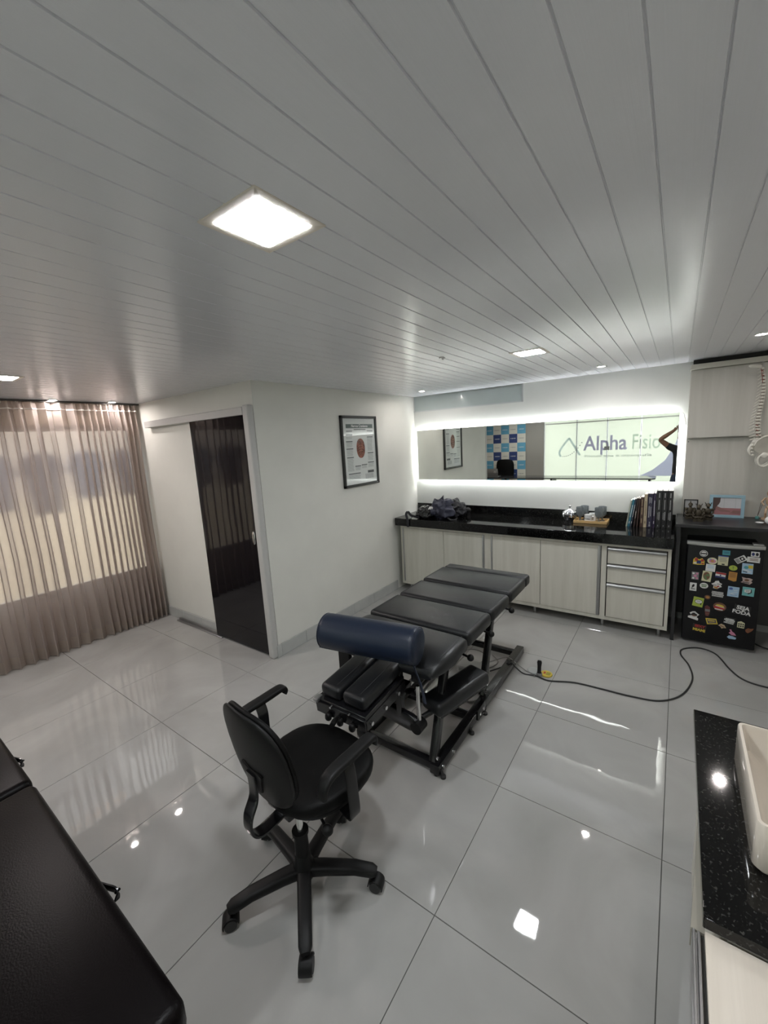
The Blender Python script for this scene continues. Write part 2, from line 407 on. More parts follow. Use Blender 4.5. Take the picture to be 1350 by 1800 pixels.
bm = bmesh.new(); superell(bm, (-0.112, -0.05, 1.095), (0.020, 0.006, 0.058), 0.8, 0.8, 24, 12); hd = obj('door_handle', bm, M_chrome, door)
bm = bmesh.new(); superell(bm, (-0.112, -0.0555, 1.095), (0.011, 0.002, 0.038), 0.8, 0.8, 20, 8); obj('finger_recess', bm, M_alu, hd)

# ------------------------------------------------------------------ curtain
def curtain():
    root = thing('curtain', 'floor length sheer taupe pleated curtain across the window wall', 'curtain', (-1.93, -1.5, 0))
    ya, yb = -3.9, -0.035; N = 560; bm = bmesh.new(); hm = bmesh.new(); tp = bmesh.new(); ph = 0.0; prof = []
    for i in range(N + 1):
        y = ya + (yb - ya) * i / N
        dens = 0.098 - 0.042 * (1 if -0.62 < y < -0.02 else 0) + 0.03 * noise.noise(Vector((y * 2.3, 3, 0)))
        ph += (yb - ya) / N / max(0.035, dens) * 2 * PI
        am = 0.038 + 0.020 * noise.noise(Vector((y * 3.1, 9, 1)))
        prof.append((y, ph, am))
    zs = [0.125, 0.3, 0.6, 1.0, 1.5, 1.9, 2.15, 2.29, 2.375]
    def px(i, z):
        y, p, am = prof[i]; f = 1.0 + 0.35 * (1 - z / 2.4)
        if z > 2.2: f *= 0.75
        wob = noise.noise(Vector((y * 4, z * 0.9, 0))) * 0.9
        return Vector((-1.935 + am * f * math.sin(p + wob), y + 0.012 * f * math.sin(2 * p + wob) + 0.01 * noise.noise(Vector((y * 5, z * 1.3, 7))), z))
    def sheet(bm, zs, off=0.0):
        rows = []
        for z in zs:
            row = []
            for i in range(N + 1):
                v = px(i, z); v.x += off; row.append(bm.verts.new(v))
            rows.append(row)
        ring_faces(bm, rows, False, False)
    sheet(bm, zs); obj('curtain_cloth', bm, M_sheer, root, True, 180)
    sheet(hm, [0.012, 0.06, 0.125]); obj('hem', hm, M_hem, root, True, 180)
    rows = []
    for dz in (0, 0.010):
        rows.append([tp.verts.new(px(i, 2.31 + dz) * 1.0 + Vector((0.012, 0, 0.004 * noise.noise(Vector((prof[i][0] * 3, 0, 4)))))) for i in range(N + 1)])
    ring_faces(tp, rows, False, False); obj('header_tape', tp, M_tape, root, True, 180)
    rg = bmesh.new(); y = -3.85
    while y < -0.06:
        cyl(rg, (-1.935, y, 2.36), (-1.935, y, 2.385), 0.004, n=6); y += 0.105
    o = obj('curtain_glider', rg, M_white, root); o['kind'] = 'stuff'
    bm = bmesh.new(); box(bm, -1.96, -1.905, ya, -0.005, 2.378, H - 0.002); obj('curtain_rail', bm, mat('dark_grey_rail', (0.06, 0.055, 0.05), 0.5), root, False)
curtain()

# ------------------------------------------------------------------ outside, seen blurred through the voile
M_facade = mat('beige_render', (0.40, 0.345, 0.295), 0.8, var=0.1, vscale=2)
bm = bmesh.new(); box(bm, -5.4, -5.0, -7.0, 3.0, -0.3, 3.4); struct('wall_outside', bm, M_facade)
bm = bmesh.new(); box(bm, -4.75, -4.6, -7.0, 3.0, -0.15, 1.28); box(bm, -4.78, -4.57, -7.0, 3.0, 1.28, 1.33); struct('wall_yard', bm, mat('cream_yard_wall', (0.66, 0.57, 0.43), 0.8, var=0.06, vscale=2))
bm = bmesh.new(); box(bm, -5.4, WX - 0.14, -7.0, 3.0, -0.35, -0.15); struct('floor_outside', bm, mat('pale_paving', (0.5, 0.47, 0.42), 0.8))
def garment(y, wdt, z0, z1, mt, label):
    bm = bmesh.new()
    pts = [(-wdt / 2, z1 - 0.05), (-wdt * 0.2, z1), (wdt * 0.2, z1), (wdt / 2, z1 - 0.05), (wdt * 0.62, z1 - 0.22), (wdt * 0.46, z1 - 0.25), (wdt * 0.40, z0), (-wdt * 0.40, z0), (-wdt * 0.46, z1 - 0.25), (-wdt * 0.62, z1 - 0.22)]
    poly(bm, [(-2.66, y + a, b) for a, b in pts], (0.03, 0, 0))
    tag(obj('hanging_shirt', bm, mt), label, 'shirt', 'clothes on the line outside the window')
Mg1 = mat('slate_blue_cloth', (0.10, 0.115, 0.17), 0.9); Mg2 = mat('steel_blue_cloth', (0.20, 0.25, 0.36), 0.9)
garment(-1.62, 0.40, 1.32, 1.935, Mg1, 'dark slate shirt on the line, leftmost seen through the curtain')
garment(-1.14, 0.30, 1.36, 1.935, Mg2, 'pale steel blue shirt on the line, second from left behind curtain')
garment(-0.74, 0.32, 1.28, 1.935, Mg1, 'dark slate shirt on the line, third from left behind curtain')
garment(-0.33, 0.30, 1.40, 1.935, Mg2, 'pale steel blue shirt hanging nearest the right end of curtain')
garment(0.06, 0.22, 1.38, 1.935, Mg1, 'small dark shirt on the line, rightmost behind the curtain')
bm = bmesh.new(); tube(bm, [(-2.645, -3.6, 1.935), (-2.645, -1.6, 1.932), (-2.645, 0.8, 1.935)], 0.004, 6); tag(obj('clothes_line', bm, M_white), 'thin white clothes line outside holding the shirts', 'line')
sl = thing('lamp_string', 'string of warm lamps glowing outside above the curtain top', 'light', (-2.5, -0.9, 2.12))
bm = bmesh.new(); tube(bm, [(-2.5, -1.15, 2.30), (-2.5, -0.9, 2.285), (-2.5, -0.55, 2.295)], 0.003, 6); obj('wire', bm, M_black, sl)
Mwarm = mat('warm_bulb', (1, 0.6, 0.2), 0.4, emit=(1.0, 0.50, 0.12), es=6.0)
for k in range(9):
    bm = bmesh.new(); ball(bm, (-2.5, -1.12 + 0.065 * k, 2.26), 0.016, 10); obj('bulb', bm, Mwarm, sl)

# ------------------------------------------------------------------ ceiling lights
M_pframe = mat('panel_light_frame', (0.70, 0.64, 0.56), 0.45)
def panel_light(x, y, label, first=[None]):
    if first[0] is None:
        t = thing('ceiling_panel_light', label, 'light', (x, y, H), 'square panel lights in the ceiling')
        a, b = 0.109, 0.083
        bm = bmesh.new()
        r = [rrect(-s, s, -s, s, q, z) for s, q, z in ((a, .002, 0.003), (a, .002, -0.002), (a - .002, .002, -0.0035), (b + .006, .012, -0.0035), (b, .012, -0.002), (b, .012, -0.001))]
        rings = [[bm.verts.new(Vector(p)) for p in q] for q in r]; ring_faces(bm, rings, True, False)
        obj('light_frame', bm, M_pframe, t, True, 30, False)
        bm = bmesh.new(); loft(bm, [rrect(-b, b, -b, b, .012, -0.0015), rrect(-b, b, -b, b, .012, -0.0038), rrect(-b + .004, b - .004, -b + .004, b - .004, .010, -0.0042)]); obj('diffuser', bm, M_panel, t, False, 40, False)
        first[0] = t; return t
    return dup(first[0], (x, y, H), label)
panel_light(1.957, -1.416, 'large square LED panel in the ceiling nearest the camera')
panel_light(1.957, 0.815, 'square LED panel in the ceiling by the backlit mirror')
wp_ = panel_light(-0.77, -1.36, 'square LED panel in the ceiling over the curtain side')
M_panelw = mat('warm_panel_diffuser', (1, 1, 1), 0.5, emit=(1.0, 0.90, 0.87), es=PANEL_E * 1.2)
for c_ in wp_.children:
    if c_.name.startswith('diffuser'): c_.material_slots[0].link = 'OBJECT'; c_.material_slots[0].material = M_panelw
panel_light(-0.3, -3.3, 'square LED panel in the ceiling above the office desk')
panel_light(2.6, -3.3, 'square LED panel in the ceiling behind the photographer')
def downlight(x, y, label, first=[None]):
    if first[0] is None:
        t = thing('recessed_downlight', label, 'light', (x, y, H), 'small round downlights in the ceiling')
        bm = bmesh.new(); lathe(bm, [(0.042, 0.0), (0.042, -0.005), (0.036, -0.008), (0.028, -0.006), (0.027, 0.0)], (0, 0, 0), 28); obj('trim_ring', bm, M_white, t, True, 30, False)
        bm = bmesh.new(); lathe(bm, [(0.0, -0.002), (0.027, -0.002), (0.027, -0.0045), (0.0, -0.0045)], (0, 0, 0), 24); obj('lamp_lens', bm, M_spot, t, False, 40, False)
        first[0] = t; return t
    return dup(first[0], (x, y, H), label)
for x, y, lb in ((-1.855, -0.77, 'round downlight near the curtain, left of two by the curtain'), (-1.835, -0.29, 'round downlight near the curtain, right of two, nearest the wall corner'),
                 (2.235, 1.97, 'round downlight in front of the mirror, right one'), (1.348, 1.93, 'unlit round downlight above the middle of the granite counter'),
                 (0.42, 2.0, 'round downlight in the far left corner by the frosted transom'), (3.211, 1.477, 'round downlight above the fridge niche at right'),
                 (3.2, -0.75, 'round downlight above the wash basin')):
    d_ = downlight(x, y, lb)
    if 'middle' in lb:
        for c_ in d_.children:
            if c_.name.startswith('lamp_lens'): c_.material_slots[0].link = 'OBJECT'; c_.material_slots[0].material = M_off
bm = bmesh.new(); lathe(bm, [(0.0, -0.008), (0.016, -0.006), (0.018, 0.0), (0.0, 0.0)], (1.473, 0.455, H), 12); tube(bm, [(1.473, .455, H - .005), (1.49, .44, H - .02), (1.50, .455, H - .005)], .002, 6)
tag(obj('ceiling_hook', bm, M_alu), 'small grey hook fixed in the ceiling slats', 'hook')

# ------------------------------------------------------------------ backlit mirror
mr = thing('wall_mirror', 'long frameless backlit mirror on the white back wall', 'mirror', (1.43, 2.48, 1.335))
bm = bmesh.new(); box(bm, 0.057, 2.812, 2.462, 2.467, 1.336, 1.966); obj('mirror_glass', bm, M_mirror, mr, False)
M_back = mat('mirror_backing_board', (0.5, 0.5, 0.5), 0.6)
bm = bmesh.new(); box(bm, 0.14, 2.73, 2.469, L - 0.001, 1.42, 1.88); obj('backing_frame', bm, M_back, mr, False)
for a in ((0.09, 2.79, 1.938, 1.946), (0.09, 2.79, 1.356, 1.364)):
    bm = bmesh.new(); box(bm, a[0], a[1], 2.474, 2.486, a[2], a[3]); obj('led_strip', bm, M_led, mr, False)
for a in ((0.078, 0.086), (2.783, 2.791)):
    bm = bmesh.new(); box(bm, a[0], a[1], 2.474, 2.486, 1.40, 1.90); obj('led_strip', bm, M_led, mr, False)
bm = bmesh.new(); tube(bm, smooth([(2.80, 2.485, 1.955), (2.825, 2.488, 1.965), (2.845, 2.487, 1.93), (2.838, 2.487, 1.86), (2.85, 2.48, 1.83), (2.862, 2.476, 1.87), (2.846, 2.474, 1.92), (2.856, 2.47, 1.86), (2.868, 2.46, 1.84)]), 0.005, 6)
tag(obj('wall_cable', bm, M_white), 'looped white cable on the wall beside the mirror right end', 'cable')

# ------------------------------------------------------------------ framed poster
ps = thing('framed_poster', 'black framed anatomy poster with a brain picture on the left wall', 'poster', (0.0, 1.33, 1.39))
y0, y1, z0, z1 = 1.03, 1.632, 1.390, 2.137; f = 0.027
bm = bmesh.new()
for a in ((y0, y1, z1 - f, z1), (y0, y1, z0, z0 + f), (y0, y0 + f, z0, z1), (y1 - f, y1, z0, z1)): box(bm, 0.0, 0.028, *a, 0.002, 1)
obj('frame', bm, mat('black_frame', (0.02, 0.022, 0.02), 0.35), ps)
M_paper = mat('poster_paper', (0.60, 0.63, 0.61), 0.03, spec=0.9)
bm = bmesh.new(); box(bm, 0.002, 0.014, y0 + f, y1 - f, z0 + f, z1 - f); obj('print_sheet', bm, M_paper, ps, False)
PW, PH = y1 - y0 - 2 * f, z1 - z0 - 2 * f
def pr(u, v): return y0 + f + u * PW, z1 - f - v * PH
def pbox(bm, u0, u1, v0, v1, t=0.0003):
    a, b = pr(u0, v0); c, d = pr(u1, v1); box(bm, 0.014, 0.0142 + t, a, c, d, b)
M_ink = mat('print_grey', (0.11, 0.12, 0.12), 0.2); M_ink2 = mat('print_pale_grey', (0.33, 0.35, 0.35), 0.2)
bm = bmesh.new(); pbox(bm, .10, .93, .085, .145); hb = obj('header_bar', bm, mat('print_header', (0.10, 0.13, 0.12), 0.2), ps, False)
a, b = pr(.515, .130); text('heading', 'Nervos Cranianos', 0.038, (0.0147, a, b), (0, 1, 0), (0, 0, 1), mat('print_white', (0.75, 0.75, 0.74), 0.3), hb, 0.0001, 0.0004, 'CENTER')
bm = bmesh.new(); dk = bmesh.new(); random.seed(3)
pbox(dk, .33, .70, .160, .172); pbox(dk, .10, .28, .185, .196); pbox(dk, .74, .93, .185, .196)
blocks = [(.09, .28, .26, .31), (.08, .27, .36, .43), (.08, .28, .47, .56), (.08, .28, .60, .79), (.73, .92, .30, .50), (.73, .92, .55, .65), (.72, .92, .70, .76), (.31, .49, .74, .79), (.51, .69, .73, .77), (.10, .46, .85, .93)]
for (u0, u1, v0, v1) in blocks:
    pbox(dk, u0, u1, v0 - .022, v0 - .008); v = v0
    while v < v1:
        pbox(bm, u0 + .005, u1 - random.random() * .03, v, v + .0045); v += .0105
pbox(dk, .70, .90, .81, .85)
for k in range(6): pbox(bm, .62 + k * .045, .645 + k * .045, .86, .94)
obj('text_lines', bm, M_ink2, ps, False)['kind'] = 'stuff'; obj('captions', dk, M_ink, ps, False)['kind'] = 'stuff'
bm = bmesh.new(); a, b = pr(.515, .455); superell(bm, (0.0142, a, b), (0.0012, 0.072, 0.104), 0.9, 1.0, 30, 14)
br = obj('brain_picture', bm, mat('brain_print', (0.19, 0.065, 0.045), 0.25, var=0.6, vscale=28, detail=2), ps)
bm = bmesh.new()
for s in (-1, 1):
    for k in range(6):
        q = smooth([(0.0157, a + s * 0.006, b + 0.09 - k * .03), (0.0157, a + s * 0.025, b + .085 - k * .028), (0.0157, a + s * .045, b + .070 - k * .027)], 3); tube(bm, q, 0.0022, 5)
obj('brain_folds', bm, mat('brain_fold_print', (0.30, 0.17, 0.10), 0.3), br)

# ------------------------------------------------------------------ base cabinet and granite worktop
cb = thing('base_cabinet', 'long pale wood base cabinet with sliding doors and three drawers', 'cabinet', (1.45, 2.2, 0))
CF = 1.94
bm = bmesh.new(); box(bm, 0.08, 2.82, CF + 0.018, 2.49, 0.085, 0.832)
obj('cabinet_body', bm, M_wood, cb, False)
bm = bmesh.new()
box(bm, 0.08, 2.82, CF, CF + 0.018, 0.085, 0.118); box(bm, 0.08, 2.82, CF, CF + 0.018, 0.80, 0.832)
for a, b in ((0.08, 0.107), (1.155, 1.232), (2.292, 2.335), (2.795, 2.82)): box(bm, a, b, CF, CF + 0.018, 0.118, 0.80)
obj('face_frame', bm, M_wood, cb, False)
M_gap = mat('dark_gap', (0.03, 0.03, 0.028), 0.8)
bm = bmesh.new(); box(bm, 0.10, 2.80, CF + 0.0165, CF + 0.0175, 0.11, 0.81); obj('shadow_gap', bm, M_gap, cb, False)
for a, b, dy, hx in ((0.125, 0.6635, 0.0, 0.109), (0.669, 1.137, 0.0, 1.137), (1.252, 1.7455, 0.0, 1.235), (1.751, 2.262, 0.0, 2.262)):
    bm = bmesh.new(); box(bm, a, b, CF - 0.004 + dy, CF + 0.010 + dy, 0.121, 0.797, 0.001, 1); d = obj('door', bm, M_wood, cb, False)
    bm = bmesh.new(); box(bm, hx, hx + 0.016, CF - 0.012 + dy, CF + 0.010 + dy, 0.121, 0.797, 0.004, 2); box(bm, hx + (0.012 if hx > a else 0.002), hx + (0.024 if hx > a else 0.004), CF - 0.002 + dy, CF + 0.008 + dy, 0.121, 0.797)
    obj('handle', bm, M_alu, d)
for z0_, z1_ in ((0.640, 0.795), (0.458, 0.634), (0.122, 0.452)):
    bm = bmesh.new(); box(bm, 2.345, 2.788, CF - 0.006, CF + 0.012, z0_, z1_ - 0.036, 0.001, 1); d = obj('drawer', bm, M_wood, cb, False)
    bm = bmesh.new(); pts = [(CF - 0.006, z1_ - 0.036), (CF - 0.022, z1_ - 0.030), (CF - 0.026, z1_ - 0.016), (CF - 0.018, z1_ - 0.004), (CF + 0.008, z1_), (CF + 0.012, z1_ - 0.036)]
    poly(bm, [(2.345, y, z) for y, z in pts], (0.443, 0, 0)); obj('handle', bm, M_alu, d, True, 60)
for x in (0.16, 1.19, 1.68, 2.31, 2.76):
    bm = bmesh.new(); lathe(bm, [(0.016, 0.006), (0.019, 0.0), (0.019, 0.010), (0.014, 0.014), (0.017, 0.080), (0.026, 0.085)], (x, CF + 0.07, 0), 16); obj('leg', bm, M_alu, cb)
    bm = bmesh.new(); lathe(bm, [(0.019, 0.0), (0.019, 0.010), (0.014, 0.014), (0.017, 0.080), (0.026, 0.085)], (x, 2.42, 0), 16); obj('leg', bm, M_alu, cb)
wt = bmesh.new(); box(wt, 0.035, 2.832, 1.885, L - 0.002, 0.833, 0.925, 0.003, 1); wk = tag(obj('granite_worktop', wt, M_gran, None, True), 'long polished black granite worktop with upstand under the mirror', 'worktop')
bm = bmesh.new(); box(bm, 0.014, 2.832, L - 0.024, L - 0.002, 0.925, 1.022, 0.002, 1); obj('upstand', bm, M_gran, wk)

# ------------------------------------------------------------------ things on the worktop
def crumple(c, s, seed, amp=0.25, fr=9.0, sub=5, squash=0.0):
    bm = bmesh.new(); bmesh.ops.create_icosphere(bm, subdivisions=sub, radius=1.0)
    for v in bm.verts:
        d = v.co.normalized(); n = noise.noise(d * 1.7 + Vector((seed, 0, 0))) * 0.35
        rg = 1 - abs(noise.noise(d * fr * 0.35 + Vector((0, seed, 0)))) * 2.0; rg2 = 1 - abs(noise.noise(d * fr * 0.8 + Vector((0, 0, seed)))) * 2.0
        r = 1 + n + amp * (rg * 0.6 + rg2 * 0.25 - 0.35)
        v.co = Vector((c[0] + d.x * s[0] * r, c[1] + d.y * s[1] * r, c[2] + d.z * s[2] * r))
        if v.co.z < 0.9265: v.co.z = 0.9265 + 0.001 * noise.noise(d * 9)
    return bm
M_bag = mat('navy_nylon', (0.035, 0.037, 0.062), 0.55, bump=0.3, bscale=120); M_bagd = mat('black_nylon', (0.010, 0.010, 0.014), 0.5, bump=0.3, bscale=120)
M_gloss = mat('glossy_black_vinyl', (0.012, 0.012, 0.013), 0.16)
bp = thing('backpack', 'crumpled navy backpack slumped on the left end of the granite worktop', 'bag', (0.56, 2.10, 0.925))
obj('bag_body', crumple((0.575, 2.10, 1.02), (0.15, 0.13, 0.125), 2.2, 0.38, 5.0), M_bag, bp, True, 60)
bm = bmesh.new(); R = []
for i in range(9):
    u = i / 8; row = []
    for j in range(9):
        v = j / 8; p = Vector((0.47 + 0.20 * u - 0.05 * v, 1.97 + 0.10 * v + 0.02 * math.sin(6 * u), 1.00 + 0.18 * v * (0.6 + 0.5 * u) - 0.05 * (1 - u) + 0.012 * math.sin(9 * u + 4 * v)))
        row.append(bm.verts.new(p))
    R.append(row)
ring_faces(bm, R, False, False); bmesh.ops.solidify(bm, geom=bm.faces[:], thickness=0.008); obj('flap', bm, M_bag, bp, True, 60)
bm = bmesh.new()
for q_ in ([(0, 0), (.012, 0), (.03, .03), (.018, .034)], [(.02, .0), (.032, .0), (.05, .03), (.038, .034)], [(.045, .002), (.056, .004), (.06, .026), (.05, .03)]): poly(bm, [(0.475 + a, 1.948 + b * .3, 1.045 + b) for a, b in q_], (0, -.002, 0))
obj('badge', bm, M_white, bp, False)
for k, q in enumerate([[(.42, 1.96, .95), (.36, 1.91, .99), (.30, 1.885, .955), (.27, 1.90, .94)], [(.70, 2.0, .95), (.76, 1.96, .935), (.80, 2.02, .935), (.77, 2.08, .94)]]):
    bm = bmesh.new(); sweep(bm, smooth(q, 5), 0.022, 0.004, (0, 1, 0.3)); obj('strap', bm, M_bagd, bp)
b2 = thing('black_pouch', 'glossy black pouch lying left of the navy backpack', 'bag', (0.40, 2.0, 0.925))
obj('pouch_body', crumple((0.40, 2.02, 0.985), (0.10, 0.10, 0.085), 5.1, 0.26, 5.0), M_gloss, b2, True, 60)
bm = bmesh.new(); sweep(bm, smooth([(.36, 1.93, .94), (.27, 1.895, .97), (.235, 1.885, 1.01), (.21, 1.88, .985), (.225, 1.872, .94), (.235, 1.868, .90), (.235, 1.870, .83)], 6), 0.030, 0.004, (1, 0.3, 0)); obj('strap', bm, M_bagd, b2)
bm = bmesh.new(); sweep(bm, smooth([(.34, 1.93, .935), (.29, 1.91, .95), (.25, 1.93, .94), (.22, 1.95, .932)], 6), 0.028, 0.004, (0, 1, 0)); obj('strap', bm, M_bagd, b2)
tag(obj('jacket', crumple((0.70, 2.22, 1.015), (0.12, 0.12, 0.11), 8.3, 0.38, 5.0), M_bagd, None, True, 60), 'balled up black jacket behind the navy backpack, right side of pile', 'jacket')
bm = bmesh.new(); ball(bm, (0.80, 2.33, 0.985), 0.04, 16, (1, 1, 0.9)); cyl(bm, (0.80, 2.33, .926), (0.80, 2.33, .96), .03); tag(obj('black_jar', bm, M_black), 'small round black jar right of the balled up jacket', 'jar')

M_silver = mat('silver_metal', (0.55, 0.55, 0.56), 0.14, 1.0)
sb = thing('sugar_bowl', 'silver faceted sugar bowl with knobbed lid left of the tray', 'bowl', (1.925, 2.39, 0.925))
def ribbed(prof, c, n, amp):
    bm = bmesh.new(); rings = []
    for r, z in prof:
        rings.append([bm.verts.new(Vector((c[0] + r * (1 + amp * (1 if k % 2 else -1)) * math.cos(2 * PI * k / n), c[1] + r * (1 + amp * (1 if k % 2 else -1)) * math.sin(2 * PI * k / n), c[2] + z))) for k in range(n)])
    ring_faces(bm, rings); return bm
obj('bowl_body', ribbed([(.035, 0), (.040, .004), (.048, .015), (.066, .045), (.069, .07), (.062, .085)], (1.925, 2.39, .925), 40, .025), M_silver, sb, True, 20)
ld = obj('lid', ribbed([(.070, .086), (.066, .094), (.045, .112), (.018, .128), (.010, .132)], (1.925, 2.39, .925), 40, .02), M_silver, sb, True, 20)
bm = bmesh.new(); ball(bm, (1.925, 2.39, 1.075), .013, 14); cyl(bm, (1.925, 2.39, 1.05), (1.925, 2.39, 1.066), .005); obj('knob', bm, M_silver, ld)
ty = thing('serving_tray', 'small bamboo serving tray with goblets and mugs on the worktop', 'tray', (2.13, 2.37, 0.925))
M_bamboo = mat('bamboo', (0.50, 0.33, 0.14), 0.45, var=0.15, vscale=6, stretch=(1, 12, 12))
bm = bmesh.new(); box(bm, 1.985, 2.28, 2.285, 2.465, .926, .934); obj('tray_base', bm, M_bamboo, ty, False)
bm = bmesh.new()
for a in ((1.98, 2.285, 2.28, 2.29), (1.98, 2.285, 2.46, 2.47), (1.98, 1.99, 2.29, 2.46), (2.275, 2.285, 2.29, 2.46)): box(bm, a[0], a[1], a[2], a[3], .926, .953, .002, 1)
obj('tray_rim', bm, M_bamboo, ty)
M_smoke = mat('smoky_grey_glass', (0.42, 0.46, 0.48), 0.08, trans=0.7, spec=0.7)
def goblet(x, y, label, first=[None]):
    if first[0] is None:
        t = thing('goblet', label, 'goblet', (x, y, .934), 'smoky glass goblets on the tray')
        obj('foot', ribbed([(.028, 0), (.028, .004), (.010, .010), (.008, .034), (.013, .048)], (0, 0, 0), 24, .01), M_smoke, t, True, 30, False)
        bm = ribbed([(.013, .048), (.030, .060), (.037, .085), (.038, .115), (.037, .150), (.034, .150), (.035, .115), (.033, .087), (.024, .066), (.004, .058)], (0, 0, 0), 22, .045)
        obj('cup', bm, M_smoke, t, True, 25, False); first[0] = t; return t
    return dup(first[0], (x, y, .934), label)
goblet(2.032, 2.345, 'smoky glass goblet at the front left of the tray'); goblet(2.060, 2.425, 'smoky glass goblet at the back left of the tray')
goblet(2.205, 2.340, 'smoky glass goblet at the front right of the tray'); goblet(2.225, 2.425, 'smoky glass goblet at the back right of the tray')
M_cer = mat('white_ceramic', (0.75, 0.75, 0.74), 0.15)
def mug(x, y, label, prt):
    t = thing('mug', label, 'mug', (x, y, .934), 'white mugs on the tray')
    bm = bmesh.new(); lathe(bm, [(0, 0), (.030, 0), (.034, .006), (.036, .078), (.033, .078), (.031, .010), (0, .008)], (x, y, .934), 28); obj('mug_body', bm, M_cer, t)
    bm = bmesh.new(); tube(bm, smooth([(x + .032, y - .008, .995), (x + .058, y - .012, .990), (x + .058, y - .012, .958), (x + .034, y - .008, .950)], 5), .0045, 8); obj('handle', bm, M_cer, t)
    if prt: text('lettering', 'Coffee', .016, (x - .022, y - .0365, .968), (1, 0, 0), (0, 0, 1), M_black, t, .0006)
mug(2.112, 2.322, 'white mug with dark lettering in front of the goblets', True); mug(2.140, 2.415, 'plain white mug behind the lettered mug', False)

# books
SP = {'a': [(.12, .20, .5, .5), (.35, .80, .5, .40)], 'b': [(.14, .30, .5, .5), (.42, .66, .5, .55), (.70, .92, .5, .40)], 'c': [(.04, .10, .5, .40), (.12, .18, .5, .3), (.30, .64, .30, .24), (.34, .62, .62, .20), (.72, .90, .30, .12), (.74, .90, .50, .12), (.72, .88, .70, .12)],
      'd': [(.05, .09, .45, .22), (.24, .42, .32, .16), (.22, .44, .60, .30), (.50, .76, .50, .26), (.82, .94, .50, .30)], 'e': [(.30, .55, .5, .45)]}
def book(x, wd, h, dp, col, label, lean=0.0, y=2.30, title='', tcol=(0.7, 0.7, 0.68)):
    t = thing('book', label, 'book', (x + wd / 2, y + dp / 2, .9255), 'books standing at the right end of the worktop')
    Rm = Matrix.Translation((x, y, .9255)) @ Matrix.Rotation(lean, 4, 'Y')
    mc = mat('cover_%d' % int(x * 1000), col, 0.35); bm = bmesh.new()
    box(bm, 0, wd, 0, .004, 0, h, .001, 1, Rm); box(bm, 0, .002, 0, dp, 0, h, M=Rm); box(bm, wd - .002, wd, 0, dp, 0, h, M=Rm); obj('cover', bm, mc, t)
    bm = bmesh.new(); box(bm, .002, wd - .002, .004, dp - .004, .003, h - .004, M=Rm); obj('pages', bm, mat('book_pages', (0.72, 0.70, 0.65), 0.8), t, False)
    if title:   # rows of unreadable spine lettering: (bottom, top, column centre, column width) as fractions of the spine
        bm = bmesh.new()
        for v0, v1, uc, uw in SP[title]:
            uw *= .75
            z = v0 * h
            while z < v1 * h:
                l = random.uniform(.0025, .0055); box(bm, (uc - uw / 2) * wd, (uc + uw / 2) * wd, -.0007, .0003, z, min(z + l, v1 * h), M=Rm); z += l + .0014
        obj('spine_lettering', bm, mat('spine_ink_%d_%d' % (int(tcol[0] * 100), int(tcol[2] * 100)), tcol, .5), t, False)['kind'] = 'stuff'
    return t
bk = [(2.444, .013, .255, .17, (.42, .44, .36), 'pale green cover book leaning, leftmost of the row', .13, 'e', (.1, .1, .1)),
      (2.4585, .019, .262, .17, (.03, .17, .24), 'teal paperback leaning right in the row of books', .13, 'a', (.7, .7, .68)),
      (2.479, .014, .268, .18, (.02, .03, .055), 'thin dark navy book leaning between the teal one and brown ones', .13, 'a', (.7, .7, .68)),
      (2.505, .014, .275, .17, (.035, .02, .018), 'dark brown book with pale lettering, leaning slightly', .09, 'e', (.6, .55, .5)),
      (2.5305, .013, .272, .18, (.05, .022, .018), 'slim dark maroon book beside the lettered brown spine', .05, '', (.6, .5, .4)),
      (2.558, .026, .285, .18, (.06, .026, .018), 'brown spine book with tan lettering left of the beige one', .0, 'b', (.34, .26, .17)),
      (2.586, .026, .312, .17, (.46, .38, .26), 'beige spine book in the middle of the row', .0, 'a', (.16, .12, .08)),
      (2.614, .042, .318, .18, (.018, .014, .04), 'thick dark purple book with white lettering', .0, 'c', (.42, .42, .45)),
      (2.658, .018, .322, .18, (.03, .018, .05), 'thin purple book just left of the three black volumes', .0, 'a', (.6, .6, .62)),
      (2.682, .040, .348, .20, (.012, .012, .013), 'black volume with white top, left of three matching volumes', .0, 'd', (.34, .34, .34)),
      (2.724, .040, .348, .20, (.0125, .012, .013), 'black volume with white top, middle of three matching volumes', .0, 'd', (.34, .34, .34)),
      (2.766, .040, .348, .20, (.013, .012, .013), 'black volume with white top, right of three at the worktop end', .0, 'd', (.34, .34, .34))]
for x, wd, h, dp, col, lb, ln, tt, tc in bk: book(x, wd, h, dp, col, lb, ln, 2.28, tt, tc)

